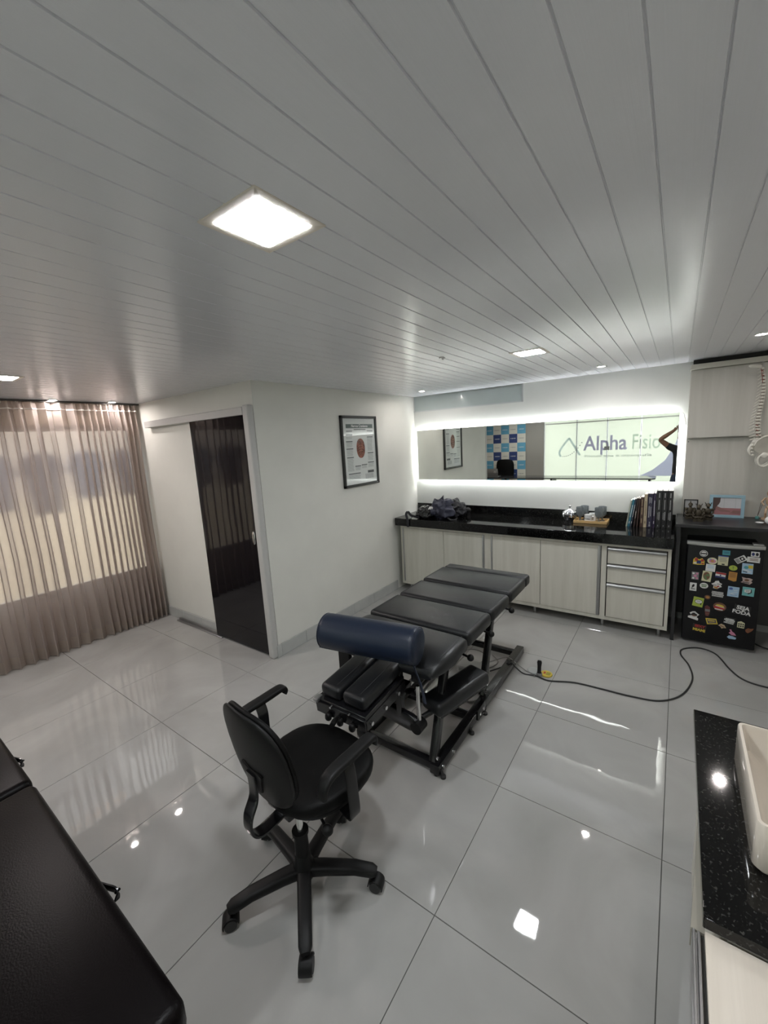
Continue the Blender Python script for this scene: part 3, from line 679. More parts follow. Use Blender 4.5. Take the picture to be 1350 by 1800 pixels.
# ------------------------------------------------------------------ black desk over the fridge and what stands on it
dk = thing('black_desk', 'black laminate shelf desk built over the mini fridge', 'desk', (3.2, 2.2, 0))
bm = bmesh.new(); box(bm, 2.836, XR - 0.002, 1.93, 2.43, 1.018, 1.045, .002, 1); obj('desk_top', bm, M_desk, dk)
bm = bmesh.new(); box(bm, 2.845, 2.872, 1.96, 2.43, 0.0, 1.018, .001, 1); obj('side_panel', bm, M_desk, dk)
bm = bmesh.new(); box(bm, 2.872, XR - 0.002, 2.40, 2.42, 0.10, 1.018); obj('back_panel', bm, mat('dark_grey_panel', (.10, .10, .095), .5), dk, False)
M_bronze = mat('dark_bronze', (0.055, 0.045, 0.03), 0.42, 0.5, var=0.4, vscale=30, bump=0.4, bscale=80)
def figurine(x, y, rz, label, var=0):
    t = thing('warrior_figurine', label, 'figurine', (x, y, 1.045), 'bronze warrior figurines on the black desk', rz)
    bm = bmesh.new(); loft(bm, [rrect(-.035, .035, -.028, .028, .006, 0), rrect(-.035, .035, -.028, .028, .006, .016), rrect(-.028, .028, -.022, .022, .006, .022)]); obj('plinth', bm, M_bronze, t, True, 40, False)
    bm = bmesh.new(); superell(bm, (0, 0, .034), (.040, .028, .016), .8, .8, 20, 10); superell(bm, (0, .002, .068), (.024, .017, .034), .8, .9, 20, 10)
    for s in (-1, 1):
        superell(bm, (s * .029, 0, .088), (.013, .012, .012), 1, 1, 12, 8); tube(bm, [(s * .031, 0, .085), (s * .036, -.006, .064), (s * .024, -.022, .052)], [.009, .008, .006], 8)
        tube(bm, [(s * .014, -.006, .036), (s * .034, -.018, .040), (s * .012, -.030, .030)], [.012, .011, .008], 8)
    obj('torso', bm, M_bronze, t, True, 60, False)
    bm = bmesh.new(); superell(bm, (0, -.002, .116), (.0125, .014, .017), 1, 1, 16, 10); cyl(bm, (0, 0, .098), (0, 0, .106), .008, n=10)
    hd = obj('head', bm, M_bronze, t, True, 60, False)
    bm = bmesh.new(); lathe(bm, [(.020, .120), (.017, .124), (.014, .134), (.004, .142)], (0, 0, 0), 14)
    if var == 0: tube(bm, smooth([(-.022, -.004, .150), (-.012, -.008, .132), (.012, -.008, .132), (.022, -.004, .150)], 4), .003, 6)
    if var == 1: sweep(bm, smooth([(0, -.014, .132), (0, -.004, .152), (0, .016, .140), (0, .020, .118)], 4), .005, .008, (1, 0, 0))
    obj('helmet', bm, M_bronze, hd, True, 60, False)
figurine(2.930, 2.205, 0.1, 'bronze warrior figurine on the desk, left of three, in front of black frame', 1)
figurine(2.985, 2.105, 0.0, 'bronze warrior figurine on the desk, frontmost in the middle', 0)
figurine(3.050, 2.19, -0.1, 'bronze warrior figurine on the desk, right of three, by the blue frame', 0)
def photo_frame(name, label, x0, x1, yb, h, tilt, bw, mf, mp, cat='picture frame'):
    t = thing(name, label, cat, ((x0 + x1) / 2, yb, 1.045)); Rm = Matrix.Translation((0, yb, 1.045)) @ Matrix.Rotation(-tilt, 4, 'X'); bm = bmesh.new()
    for a in ((x0, x1, h - bw, h), (x0, x1, 0, bw), (x0, x0 + bw, bw, h - bw), (x1 - bw, x1, bw, h - bw)): box(bm, a[0], a[1], 0, .014, a[2], a[3], .001, 1, Rm)
    obj('frame', bm, mf, t)
    bm = bmesh.new(); box(bm, x0 + bw, x1 - bw, .008, .012, bw, h - bw, M=Rm); pc = obj('photo', bm, mp, t, False)
    bm = bmesh.new(); box(bm, (x0 + x1) / 2 - .015, (x0 + x1) / 2 + .015, .012, .016, .0, h * .7, M=Matrix.Translation((0, yb, 1.045)) @ Matrix.Translation((0, .05, 0)) @ Matrix.Rotation(tilt * .6, 4, 'X')); obj('easel_back', bm, mf, t, False)
    return t, pc, Rm
photo_frame('small_photo_frame', 'small black photo frame behind the bronze figurines', 2.885, 2.985, 2.29, .155, .12, .007, M_black, mat('grey_photo', (.30, .30, .30), .2))
t, pc, Rm = photo_frame('blue_photo_frame', 'pale blue photo frame with a massage picture on the black desk', 3.065, 3.300, 2.335, .195, .12, .024, mat('pale_blue_paint', (.27, .42, .50), .35), mat('photo_white', (.50, .50, .52), .2))
def ph(bm, pts, k): poly(bm, [Rm @ Vector((3.089 + u * .187, .0078 - k * .0004, .024 + v * .147)) for u, v in pts], Rm.to_3x3() @ Vector((0, .0003, 0)))
bm = bmesh.new(); ph(bm, [(0, 0), (1, 0), (1, .40), (0, .40)], 1); obj('photo_couch', bm, mat('photo_pink', (.30, .13, .14), .3), pc, False)
bm = bmesh.new(); ph(bm, [(0, .25), (.10, .25), (.16, .5), (.22, .62), (.26, .75), (.27, 1), (0, 1)], 2); obj('photo_man', bm, mat('photo_dark_brown', (.07, .04, .035), .3), pc, False)
bm = bmesh.new(); ph(bm, [(.10, .35), (.3, .18), (.62, .16), (.66, .24), (.45, .30), (.15, .50)], 3); ph(bm, [(.6, .10), (.98, .08), (.98, .26), (.75, .28)], 3); obj('photo_arms', bm, mat('photo_skin', (.22, .11, .10), .3), pc, False)
bm = bmesh.new(); ph(bm, [(.40, .4), (.41, .4), (.41, 1), (.40, 1)], 1); ph(bm, [(.80, .4), (.81, .4), (.81, 1), (.80, 1)], 1); obj('photo_window_bars', bm, M_ink2, pc, False)
rd = thing('reed_diffuser', 'tiny teal pot with dark sticks right of the blue frame', 'diffuser', (3.385, 2.36, 1.045))
bm = bmesh.new(); lathe(bm, [(0, 0), (.013, 0), (.015, .010), (.011, .020), (.006, .022), (0, .022)], (3.385, 2.36, 1.045), 16); obj('pot', bm, mat('teal_glaze', (.10, .27, .26), .3), rd)
for dx in (.018, .032): bm = bmesh.new(); cyl(bm, (3.385, 2.36, 1.06), (3.385 + dx, 2.37, 1.19), .0018, n=6); obj('stick', bm, mat('dark_reed', (.08, .06, .05), .6), rd)
mn = thing('wooden_mannequin', 'small wooden artist figure at the right end of the black desk', 'figurine', (3.44, 2.34, 1.045)); M_lw = mat('light_wood', (.48, .34, .22), .5)
bm = bmesh.new(); lathe(bm, [(0, 0), (.04, 0), (.04, .012), (0, .014)], (3.445, 2.34, 1.045), 20); obj('base', bm, M_lw, mn)
bm = bmesh.new(); c = (3.445, 2.34); superell(bm, (c[0], c[1], 1.20), (.020, .014, .035), .8, .8, 16, 10); superell(bm, (c[0], c[1], 1.145), (.017, .013, .016), .8, .8, 14, 8); ball(bm, (c[0], c[1], 1.262), .018, 12, (1, 1, 1.3)); cyl(bm, (c[0], c[1], 1.235), (c[0], c[1], 1.25), .006)
for s in (-1, 1):
    tube(bm, [(c[0] + s * .012, c[1], 1.135), (c[0] + s * .018, c[1] - .02, 1.10), (c[0] + s * .014, c[1], 1.062)], [.010, .008, .007], 8)
    tube(bm, [(c[0] + s * .022, c[1], 1.225), (c[0] + s * .045, c[1] - .006, 1.19), (c[0] + s * .030, c[1] - .03, 1.165)], [.008, .007, .005], 8)
obj('body', bm, M_lw, mn)
bm = bmesh.new(); lathe(bm, [(0, 0), (.018, 0), (.028, .010), (.026, .011), (.016, .004), (0, .004)], (3.375, 2.14, 1.045), 20); tag(obj('white_dish', bm, M_cer), 'small white dish on the right part of the black desk', 'dish')
bm = bmesh.new(); superell(bm, (3.432, 2.12, 1.078), (.032, .032, .033), 1, 1, 24, 12); tag(obj('white_ball', bm, M_cer), 'white ball ornament at the right edge of the black desk', 'ornament')

# ------------------------------------------------------------------ mini fridge and its magnets
fr = thing('mini_fridge', 'black mini fridge covered in magnets under the black desk', 'fridge', (3.16, 2.2, 0))
bm = bmesh.new(); box(bm, 2.930, 3.398, 2.055, 2.395, .02, .862, .008, 2); obj('fridge_body', bm, M_fridge, fr)
bm = bmesh.new(); box(bm, 2.925, 3.403, 1.992, 2.048, .028, .868, .008, 3); dr = obj('door', bm, M_fridge, fr)
bm = bmesh.new(); N = 14
R0 = []
for i in range(N + 1):
    u = i / N; x = 2.921 + .486 * u; yy = 1.990 - .018 * math.sin(PI * u); dz = -.010 * math.sin(PI * u)
    R0.append([bm.verts.new(q) for q in ((x, 2.048, .868), (x, 2.048, .892), (x, yy + .006, .894), (x, yy, .886), (x, yy, .872 + dz * .6), (x, yy + .006, .864 + dz * .3))])
ring_faces(bm, R0); obj('top_trim', bm, mat('silver_trim', (.42, .42, .40), .3, .5), dr, True, 35)
bm = bmesh.new(); box(bm, 3.335, 3.400, 2.00, 2.07, .893, .906, .005, 2); obj('hinge_cover', bm, mat('silver_trim', (0, 0, 0)), fr)
for x in (2.95, 3.375): bm = bmesh.new(); lathe(bm, [(0, 0), (.014, 0), (.014, .022), (0, .022)], (x, 2.08, 0), 12); obj('foot', bm, M_black, fr)
FY = 1.992
def fm(name, col): return mat('magnet_' + name, col, 0.35)
def ell(cx, cz, a, b, k, n=24, rot=0): return [(cx + a * math.cos(2 * PI * i / n) * math.cos(rot) - b * math.sin(2 * PI * i / n) * math.sin(rot), FY - .0005 - .0012 * k, cz + a * math.cos(2 * PI * i / n) * math.sin(rot) + b * math.sin(2 * PI * i / n) * math.cos(rot)) for i in range(n)]
def rec(cx, cz, a, b, k, rot=0):
    return [(cx + p * a * math.cos(rot) - q * b * math.sin(rot), FY - .0005 - .0012 * k, cz + p * a * math.sin(rot) + q * b * math.cos(rot)) for p, q in ((-1, -1), (1, -1), (1, 1), (-1, 1))]
def magnet(label, base, mcol, layers=(), k=0):
    bm = bmesh.new(); poly(bm, [(p[0], p[1] - .0012 * k, p[2]) for p in base], (0, -.0022, 0)); o = tag(obj('fridge_magnet', bm, mcol, None, False), label, 'magnet', 'magnets on the mini fridge door')
    byc = {}
    for pts, mc in layers: byc.setdefault(mc.name, (mc, []))[1].append(pts)
    for nm, (mc, ls) in byc.items():
        bm = bmesh.new()
        for pts in ls: poly(bm, [(p[0], p[1] - .0018 - .0012 * k, p[2]) for p in pts], (0, -.0008, 0))
        obj('print', bm, mc, o, False)
    return o
def mtext(o, s, size, x, z, mc, rot=0.0, bold=.0008, k=0, al='CENTER'):
    text('lettering', s, size, (x, FY - .0045 - .0012 * k, z), (math.cos(rot), 0, math.sin(rot)), (-math.sin(rot), 0, math.cos(rot)), mc, o, .0003, bold, al)
W_, K_, T_, Y_, Rr, G_, B_ = fm('white', (.68, .68, .66)), fm('black', (.01, .01, .01)), fm('teal', (.08, .30, .34)), fm('cream', (.60, .58, .38)), fm('red', (.35, .03, .03)), fm('lime', (.36, .45, .07)), fm('blue', (.06, .11, .32))
O_, P_, N_, Bn = fm('orange', (.45, .22, .05)), fm('pink', (.55, .22, .33)), fm('navy', (.02, .03, .12)), fm('brown', (.16, .08, .045)); LB, GR, Yl = fm('light_blue', (.35, .50, .65)), fm('green', (.10, .18, .07)), fm('yellow', (.60, .46, .06)); LT = fm('light_teal', (.16, .42, .42)); Gy = fm('grey', (.2, .2, .2))
def bars(cx, cz, a, n, dz, h, mc, k=1, rot=0):
    out = []
    for i in range(n):
        off = (n - 1) / 2 - i; out.append((rec(cx - off * dz * math.sin(rot), cz + off * dz * math.cos(rot), a * (1 - .12 * (i % 2)), h, k, rot), mc))
    return out
magnet('round white ring badge magnet at the top left of fridge', ell(3.035, .798, .027, .027, 0), W_, [(ell(3.035, .798, .023, .023, 1), K_), (ell(3.035, .798, .019, .019, 1.6), W_), (rec(3.035, .798, .021, .005, 2.2), K_)])
magnet('red and yellow patchwork cluster magnet at upper left', [(2.968, FY, .700), (3.000, FY, .697), (3.045, FY, .702), (3.044, FY, .735), (3.028, FY, .757), (3.008, FY, .745), (2.985, FY, .760), (2.970, FY, .742)], Yl, [(rec(2.99, .742, .010, .012, 1), Rr), (rec(3.007, .722, .014, .014, 1), N_), (rec(3.03, .738, .009, .010, 1), Rr), (rec(2.983, .712, .010, .006, 1), W_), (rec(3.033, .712, .008, .006, 1), Rr)])
o = magnet('white rectangular note magnet below the floral one', rec(3.086, .682, .031, .030, 0, -.05), W_, bars(3.086, .692, .022, 3, .010, .0022, LB, 1, -.05))
magnet('floral oval magnet above the white note', ell(3.094, .742, .033, .028, 0), Y_, [(ell(3.094, .742, .022, .016, 1), P_), (ell(3.094, .742, .010, .008, 1.7), O_), (ell(3.080, .756, .008, .006, 1), LB), (ell(3.112, .754, .007, .006, 1), W_)], 1)
magnet('small teal rectangle magnet under the trim', rec(3.177, .820, .024, .019, 0), T_, bars(3.177, .822, .018, 2, .010, .0015, N_))
magnet('cream square note magnet with blue top edge', rec(3.161, .752, .032, .038, 0, -.03), Y_, [(rec(3.161, .790, .032, .004, 1, -.03), B_)] + bars(3.161, .762, .024, 4, .010, .0016, Gy) + [(rec(3.163, .722, .009, .005, 1), K_)], 1)
magnet('black and white striped magnet tilted upward', rec(3.268, .776, .036, .022, 0, .62), W_, [(rec(3.268 + d * math.cos(.62), .776 + d * math.sin(.62), .0018, .018, 1, .62), K_) for d in (-.030, -.024, -.018, -.011)] + [(rec(3.276, .783, .014, .015, 1, .62), K_), (ell(3.276, .783, .006, .009, 1.7), W_)], 1)
magnet('white magnet with scribbled word right of striped one', rec(3.343, .782, .038, .021, 0, -.04), W_, bars(3.345, .784, .026, 3, .008, .0018, Bn))
magnet('small pale magnet with two dark portraits at top right', rec(3.350, .828, .025, .020, 0), W_, [(ell(3.338, .828, .009, .013, 1), N_), (ell(3.361, .828, .009, .013, 1), K_)], 1)
magnet('lime yellow oval magnet with small dark palm', ell(3.227, .700, .026, .021, 0), G_, [(rec(3.227, .698, .0015, .011, 1), GR), (ell(3.227, .709, .007, .003, 1), GR)])
magnet('blue yellow and white comic style magnet at right', rec(3.313, .706, .033, .042, 0), LB, [(rec(3.330, .722, .014, .013, 1), Yl), (ell(3.305, .716, .014, .012, 1), T_), (rec(3.305, .692, .020, .003, 1, -.2), W_), (rec(3.300, .680, .014, .003, 1, -.2), K_), (rec(3.325, .680, .012, .003, 1, .3), W_)])
magnet('pink and grey patterned magnet at left', rec(2.990, .600, .024, .033, 0), Gy, [(ell(2.978, .620, .008, .008, 1), W_), (ell(3.002, .620, .008, .008, 1), P_), (ell(2.990, .600, .011, .011, 1), P_), (ell(2.978, .580, .008, .008, 1), W_), (ell(3.002, .580, .008, .008, 1), P_)])
magnet('beige magnet with a curled green plant', rec(3.066, .606, .030, .044, 0, -.08), Y_, [(ell(3.064, .610, .022, .034, 1), Bn), (ell(3.058, .595, .007, .022, 1.7, 24, .4), GR), (ell(3.072, .618, .012, .010, 1.7), GR)])
magnet('red white and blue striped flag magnet', rec(3.153, .628, .032, .024, 0, -.09), W_, [(rec(3.155, .644, .032, .0075, 1, -.09), Rr), (rec(3.151, .612, .032, .0075, 1, -.09), N_), (ell(3.153, .628, .005, .006, 1.7), N_)])
magnet('orange parchment magnet beneath the lime oval', [(3.205, FY, .668), (3.256, FY, .664), (3.253, FY, .594), (3.238, FY, .588), (3.202, FY, .600)], O_, bars(3.228, .640, .020, 4, .010, .0016, Bn))
magnet('brown and cream winged shape magnet at right', [(3.280, FY, .590), (3.292, FY, .600), (3.290, FY, .620), (3.284, FY, .634), (3.310, FY, .628), (3.330, FY, .630), (3.350, FY, .622), (3.342, FY, .606), (3.350, FY, .596), (3.335, FY, .578), (3.305, FY, .585)], fm('blush', (.45, .35, .32)), [(ell(3.315, .612, .014, .010, 1), Bn), (rec(3.312, .592, .020, .003, 1, -.1), K_)])
magnet('small white magnet with a dark bird like mark at left', rec(2.982, .502, .023, .035, 0), W_, [(ell(2.982, .512, .008, .014, 1, 24, -.4), K_), (rec(2.982, .484, .014, .003, 1), K_), (rec(2.975, .496, .006, .002, 1, .5), K_)])
magnet('white oval magnet with dark bars', ell(3.053, .523, .028, .024, 0), W_, bars(3.053, .523, .018, 2, .014, .004, GR))
magnet('white cloud shaped magnet with orange base', [(3.100, FY, .548), (3.118, FY, .560), (3.125, FY, .575), (3.145, FY, .580), (3.152, FY, .564), (3.168, FY, .556), (3.160, FY, .540), (3.168, FY, .530), (3.150, FY, .520), (3.140, FY, .508), (3.112, FY, .512), (3.115, FY, .532)], W_, [(rec(3.130, .520, .013, .007, 1, -.4), O_), (rec(3.143, .532, .008, .005, 1, .3), Rr), (rec(3.12, .540, .012, .002, 1), K_), (rec(3.148, .552, .012, .002, 1), K_)])
magnet('pale blue square sketch magnet in the middle right', rec(3.241, .502, .035, .042, 0, -.03), LB, [(ell(3.225, .527, .012, .010, 1), B_), (rec(3.245, .495, .022, .0015, 1, .4), W_), (rec(3.235, .482, .022, .0015, 1, -.3), W_), (rec(3.255, .515, .012, .002, 1, .2), W_), (rec(3.245, .475, .020, .0015, 1, .1), B_)])
magnet('teal square magnet with a white speech box', rec(3.331, .518, .036, .036, 0, -.03), LT, [([(3.312, FY - .0017, .535), (3.350, FY - .0017, .540), (3.352, FY - .0017, .512), (3.338, FY - .0017, .502), (3.330, FY - .0017, .496), (3.328, FY - .0017, .506), (3.310, FY - .0017, .510)], K_), ([(3.308, FY - .0025, .534), (3.345, FY - .0025, .538), (3.344, FY - .0025, .514), (3.330, FY - .0025, .508), (3.308, FY - .0025, .512)], W_)] + bars(3.326, .524, .013, 2, .009, .0014, K_, 2.6))
o = magnet('white three line lettering magnet in the middle', rec(3.144, .463, .038, .028, 0, -.03), K_)
def scribble(o, rows, mc, k=1):
    bm = bmesh.new()
    for cx_, cz_, a_, h_, rot_ in rows:
        x = -a_
        while x < a_:
            l = random.uniform(.003, .007); m_ = x + l / 2; poly(bm, rec(cx_ + m_ * math.cos(rot_), cz_ + m_ * math.sin(rot_), l / 2, h_, k, rot_), (0, -.0018, 0)); x += l + .0018
    obj('lettering', bm, mc, o, False)['kind'] = 'stuff'
scribble(o, [(3.144, .482, .036, .0035, -.03), (3.142, .472, .036, .0035, -.03), (3.146, .461, .036, .004, -.03), (3.146, .448, .036, .0045, -.03)], W_)
magnet('small brown oval magnet above the green bubble', ell(3.082, .427, .019, .018, 0), Bn, [(ell(3.082, .427, .011, .009, 1), O_)])
magnet('lime square magnet with a white speech bubble', rec(3.023, .374, .035, .041, 0, -.12), G_, [(ell(3.026, .378, .026, .019, 1), K_), (ell(3.026, .378, .023, .016, 1.7), W_), ([(3.035, FY - .0017, .362), (3.046, FY - .0017, .364), (3.044, FY - .0017, .346)], K_)] + bars(3.026, .380, .013, 2, .009, .0016, Gy, 2.3))
magnet('oval food magnet with red and yellow layers', ell(3.165, .358, .042, .036, 0, 24, -.1), Bn, [(ell(3.162, .350, .034, .016, 1, 24, -.15), Rr), (ell(3.167, .368, .026, .010, 1.7, 24, -.15), Yl), (rec(3.166, .360, .030, .002, 2.2, -.2), W_), (rec(3.160, .336, .026, .004, 2.2, -.1), W_)])
o = magnet('bold white lettering magnet reading SEJA FODA', rec(3.305, .356, .050, .042, 0, -.10), K_)
mtext(o, 'SEJA', .042, 3.308, .362, W_, -.12, .0014); mtext(o, 'FODA', .042, 3.300, .324, W_, -.12, .0014)
magnet('narrow dark red and grey magnet below the brown oval', [(3.070, FY, .345), (3.085, FY, .356), (3.104, FY, .342), (3.106, FY, .30), (3.098, FY, .262), (3.078, FY, .264), (3.072, FY, .30)], fm('dull_red', (.12, .03, .03)), [(rec(3.089, .312, .016, .010, 1), Gy), (rec(3.090, .284, .013, .004, 1), Bn)])
magnet('white mountain outline magnet at lower left', [(2.962, FY, .224), (3.030, FY, .208), (3.033, FY, .224), (3.020, FY, .238), (3.038, FY, .262), (3.030, FY, .266), (3.008, FY, .286), (2.990, FY, .282), (2.972, FY, .268), (2.985, FY, .246), (2.962, FY, .238)], W_, [(ell(3.003, .256, .022, .012, 1), K_), (ell(3.003, .248, .014, .006, 1.7), Bn), (rec(3.0, .270, .010, .003, 1, .1), K_)])
o = magnet('yellow sloping magnet with a navy word', [(3.080, FY, .242), (3.150, FY, .248), (3.163, FY, .204), (3.094, FY, .190)], Yl, [([(3.090, FY - .0017, .234), (3.146, FY - .0017, .240), (3.152, FY - .0017, .210), (3.100, FY - .0017, .200)], N_)]); scribble(o, [(3.118, .226, .020, .007, .02), (3.124, .210, .020, .0025, .02)], Yl, 2)
o = magnet('white playful lettering magnet right of the yellow one', rec(3.234, .249, .036, .030, 0, -.12), K_)
scribble(o, [(3.236, .266, .026, .004, -.12), (3.234, .256, .033, .0055, -.12), (3.236, .243, .026, .005, -.12), (3.230, .231, .030, .0045, -.12)], W_)
magnet('cream house shaped magnet with dark windows', [(3.284, FY, .206), (3.328, FY, .204), (3.329, FY, .250), (3.307, FY, .262), (3.285, FY, .252)], Y_, [(rec(3.294 + a * .013, .238 - b * .018, .0042, .006, 1), K_) for a in range(3) for b in range(2)])
magnet('tan shell shaped magnet between yellow and white ones', [(3.166, FY, .196), (3.185, FY, .214), (3.205, FY, .206), (3.218, FY, .182), (3.200, FY, .180), (3.190, FY, .172), (3.178, FY, .190)], fm('tan', (.50, .38, .24)), [(rec(3.192, .193, .014, .003, 1, -.3), Bn)])
o = magnet('red and yellow lettering magnet reading SEXY MIAMI', rec(3.044, .142, .045, .034, 0, -.08), K_); mtext(o, 'SEXY', .030, 3.046, .150, Rr, -.08, .0014); mtext(o, 'MIAMI', .031, 3.042, .117, Yl, -.08, .0014)
magnet('pink flamingo on a cloud magnet near fridge bottom', [(3.228, FY, .108), (3.240, FY, .096), (3.282, FY, .098), (3.286, FY, .112), (3.262, FY, .122), (3.240, FY, .124)], LB, [([(3.238, FY - .0017, .176), (3.250, FY - .0017, .180), (3.256, FY - .0017, .164), (3.272, FY - .0017, .152), (3.284, FY - .0017, .132), (3.256, FY - .0017, .130), (3.236, FY - .0017, .148), (3.248, FY - .0017, .160)], P_)])
magnet('dull orange fish shaped magnet at lower right', [(3.336, FY, .196), (3.352, FY, .212), (3.368, FY, .210), (3.386, FY, .216), (3.380, FY, .198), (3.366, FY, .182), (3.352, FY, .170), (3.340, FY, .178)], fm('rust', (.20, .075, .035)), [(ell(3.358, .194, .008, .006, 1), Bn)])

# ------------------------------------------------------------------ wall cabinet panels above the desk
tc = thing('wall_cabinet', 'grey ash wall cabinet above the black desk by the mirror', 'cabinet', (3.25, 2.45, 1.735))
bm = bmesh.new(); box(bm, 2.872, XR - .002, 2.398, L - .002, 1.728, 2.31); obj('cabinet_body', bm, M_woodg, tc, False)
bm = bmesh.new(); box(bm, 2.876, XR - .004, 2.376, 2.396, 1.735, 2.305, .001, 1); obj('door', bm, M_woodg, tc, False)
bm = bmesh.new(); box(bm, 2.868, XR - .002, 2.345, L - .002, 2.31, 2.352, .002, 1); obj('cornice', bm, M_cream, tc)
bm = bmesh.new(); box(bm, 2.885, XR - .003, 2.40, L - .003, 2.352, H - .001); obj('shadow_board', bm, M_gap, tc, False)  # black box standing in for the dark shadow above the cornice
bm = bmesh.new(); box(bm, 2.872, XR - .002, 2.440, L - .002, 1.0, 1.724); wp = tag(obj('wall_panel', bm, M_woodg, None, False), 'grey ash panel on the wall between desk and cabinet', 'panel')
bm = bmesh.new(); cyl(bm, (2.888, 2.437, 1.700), (2.888, 2.441, 1.700), .004, n=10); obj('screw_head', bm, M_black, wp)

# ------------------------------------------------------------------ hanging spine model
sp = thing('spine_model', 'hanging ivory model of a human spine with pelvis at right edge', 'spine model', (3.32, 2.15, 1.55))
M_bone = mat('ivory_bone', (.62, .60, .54), .45); M_disc = mat('spine_disc', (.20, .17, .14), .5); M_red = mat('red_nerve', (.26, .06, .045), .4)
def sx(t): # spine curve from t=0 (top) to 1 (bottom)
    return Vector((3.300 + .012 * math.sin(t * 6.0) + .018 * t, 2.15, 2.240 - .525 * t))
NV = 23
for i in range(NV):
    t = i / (NV - 1); p = sx(t); s = .55 + .50 * t; dz = .525 / (NV - 1)
    bm = bmesh.new(); superell(bm, (p.x + .006 * s, p.y, p.z), (.020 * s, .018 * s, dz * .34), .35, 1, 12, 6)
    tube(bm, [(p.x - .010 * s, p.y - .002, p.z + .002), (p.x - .026 * s, p.y - .002, p.z - .002 - .004 * math.sin(PI * t)), (p.x - .045 * s, p.y - .002, p.z - .008 - .010 * math.sin(PI * t))], [.0055 * s, .0045 * s, .0045 * s], 6)
    for q in (-1, 1): tube(bm, [(p.x - .010 * s, p.y, p.z), (p.x - .018 * s, p.y + q * .026 * s, p.z + .004)], [.005 * s, .0035 * s], 6)
    obj('vertebra', bm, M_bone, sp, True, 50)
bm = bmesh.new()
for i in range(NV - 1):
    t = (i + .5) / (NV - 1); p = sx(t); s = .55 + .50 * t; superell(bm, (p.x + .005 * s, p.y, p.z), (.015 * s, .0145 * s, .0045), .5, 1, 10, 4)
obj('discs', bm, M_disc, sp, True, 50)
bm = bmesh.new(); tube(bm, [sx(.0) + Vector((-.006, -.014, 0)), sx(.08) + Vector((-.004, -.016, 0)), sx(.2) + Vector((-.004, -.016, 0))], .0018, 6)
obj('artery', bm, M_red, sp)
for t in (.03, .09, .15, .80, .87, .94): p = sx(t); bm = bmesh.new(); tube(bm, [p + Vector((-.006, -.012, 0)), p + Vector((.008, -.022, -.008))], .0025, 5); obj('nerve', bm, M_red, sp)
bm = bmesh.new(); superell(bm, (3.262, 2.15, 2.262), (.040, .035, .012), .8, .9, 20, 8, Matrix.Rotation(.15, 3, 'Y')); obj('skull_base', bm, M_bone, sp)
bm = bmesh.new(); tube(bm, smooth([(3.30, 2.15, 2.24), (3.312, 2.15, 2.268), (3.303, 2.15, 2.29), (3.297, 2.17, 2.285), (3.31, 2.25, 2.30), (3.31, 2.36, 2.312)], 5), .0025, 6); obj('hanging_wire', bm, M_alu, sp)
bm = bmesh.new(); pb = sx(1)
K = 1.28
for s in (-1, 1):
    yy = 2.15 + s * .045
    wing = smooth([(-.015, -.02), (.0, .018), (.035, .040), (.075, .038), (.108, .012), (.118, -.012), (.100, -.020), (.082, -.040), (.060, -.058), (.028, -.066), (.0, -.052), (-.016, -.036)], 3)
    c0 = bm.verts.new(Vector((pb.x + .045 * K, yy - s * .012, pb.z - .035 - .010 * K))); ring = [bm.verts.new(Vector((pb.x + p.x * K, yy + s * (.10 * max(0, p.y + .02) + .15 * max(0, p.x - .05)), pb.z - .035 + p.y * K))) for p in [Vector((a, b, 0)) for a, b in [(v.x, v.y) for v in [Vector(q) for q in wing]]]]
    for a, b in zip(ring, ring[1:] + ring[:1]): bm.faces.new((a, b, c0))
bmesh.ops.solidify(bm, geom=bm.faces[:], thickness=.006)
for s in (-1, 1):
    yy = 2.15 + s * .045; g = lambda a, b, dy=0.0: (pb.x + a * K, yy + s * dy, pb.z - .035 + b * K)
    tube(bm, smooth([g(-.014, -.015), g(0, .018, .003), g(.035, .040, .006), g(.075, .038, .012), g(.108, .012, .015), g(.118, -.012, .010)], 5), .0055, 7)
    tube(bm, smooth([g(.030, -.062), g(.008, -.090), g(.012, -.125), g(.035, -.140), g(.062, -.122), g(.090, -.088, -.03), g(.078, -.066, -.02), g(.045, -.060)], 5), .0085, 8)
    superell(bm, g(.035, -.072, .012), (.024, .014, .024), 1, 1, 16, 8)
obj('pelvis', bm, M_bone, sp, True, 60)
bm = bmesh.new(); tube(bm, smooth([(pb.x, 2.15, pb.z - .01), (pb.x - .022, 2.15, pb.z - .045), (pb.x - .040, 2.15, pb.z - .08), (pb.x - .040, 2.15, pb.z - .105), (pb.x - .030, 2.15, pb.z - .125)], 4), [.022, .022, .021, .020, .019, .018, .017, .016, .015, .014, .012, .011, .010, .009, .008, .007, .006][:17], 10)
for k in range(5): superell(bm, (pb.x - .024 - .006 * math.sin(k), 2.137, pb.z - .03 - .024 * k), (.010, .009, .008), 1, 1, 10, 6)
obj('sacrum', bm, M_bone, sp, True, 60)

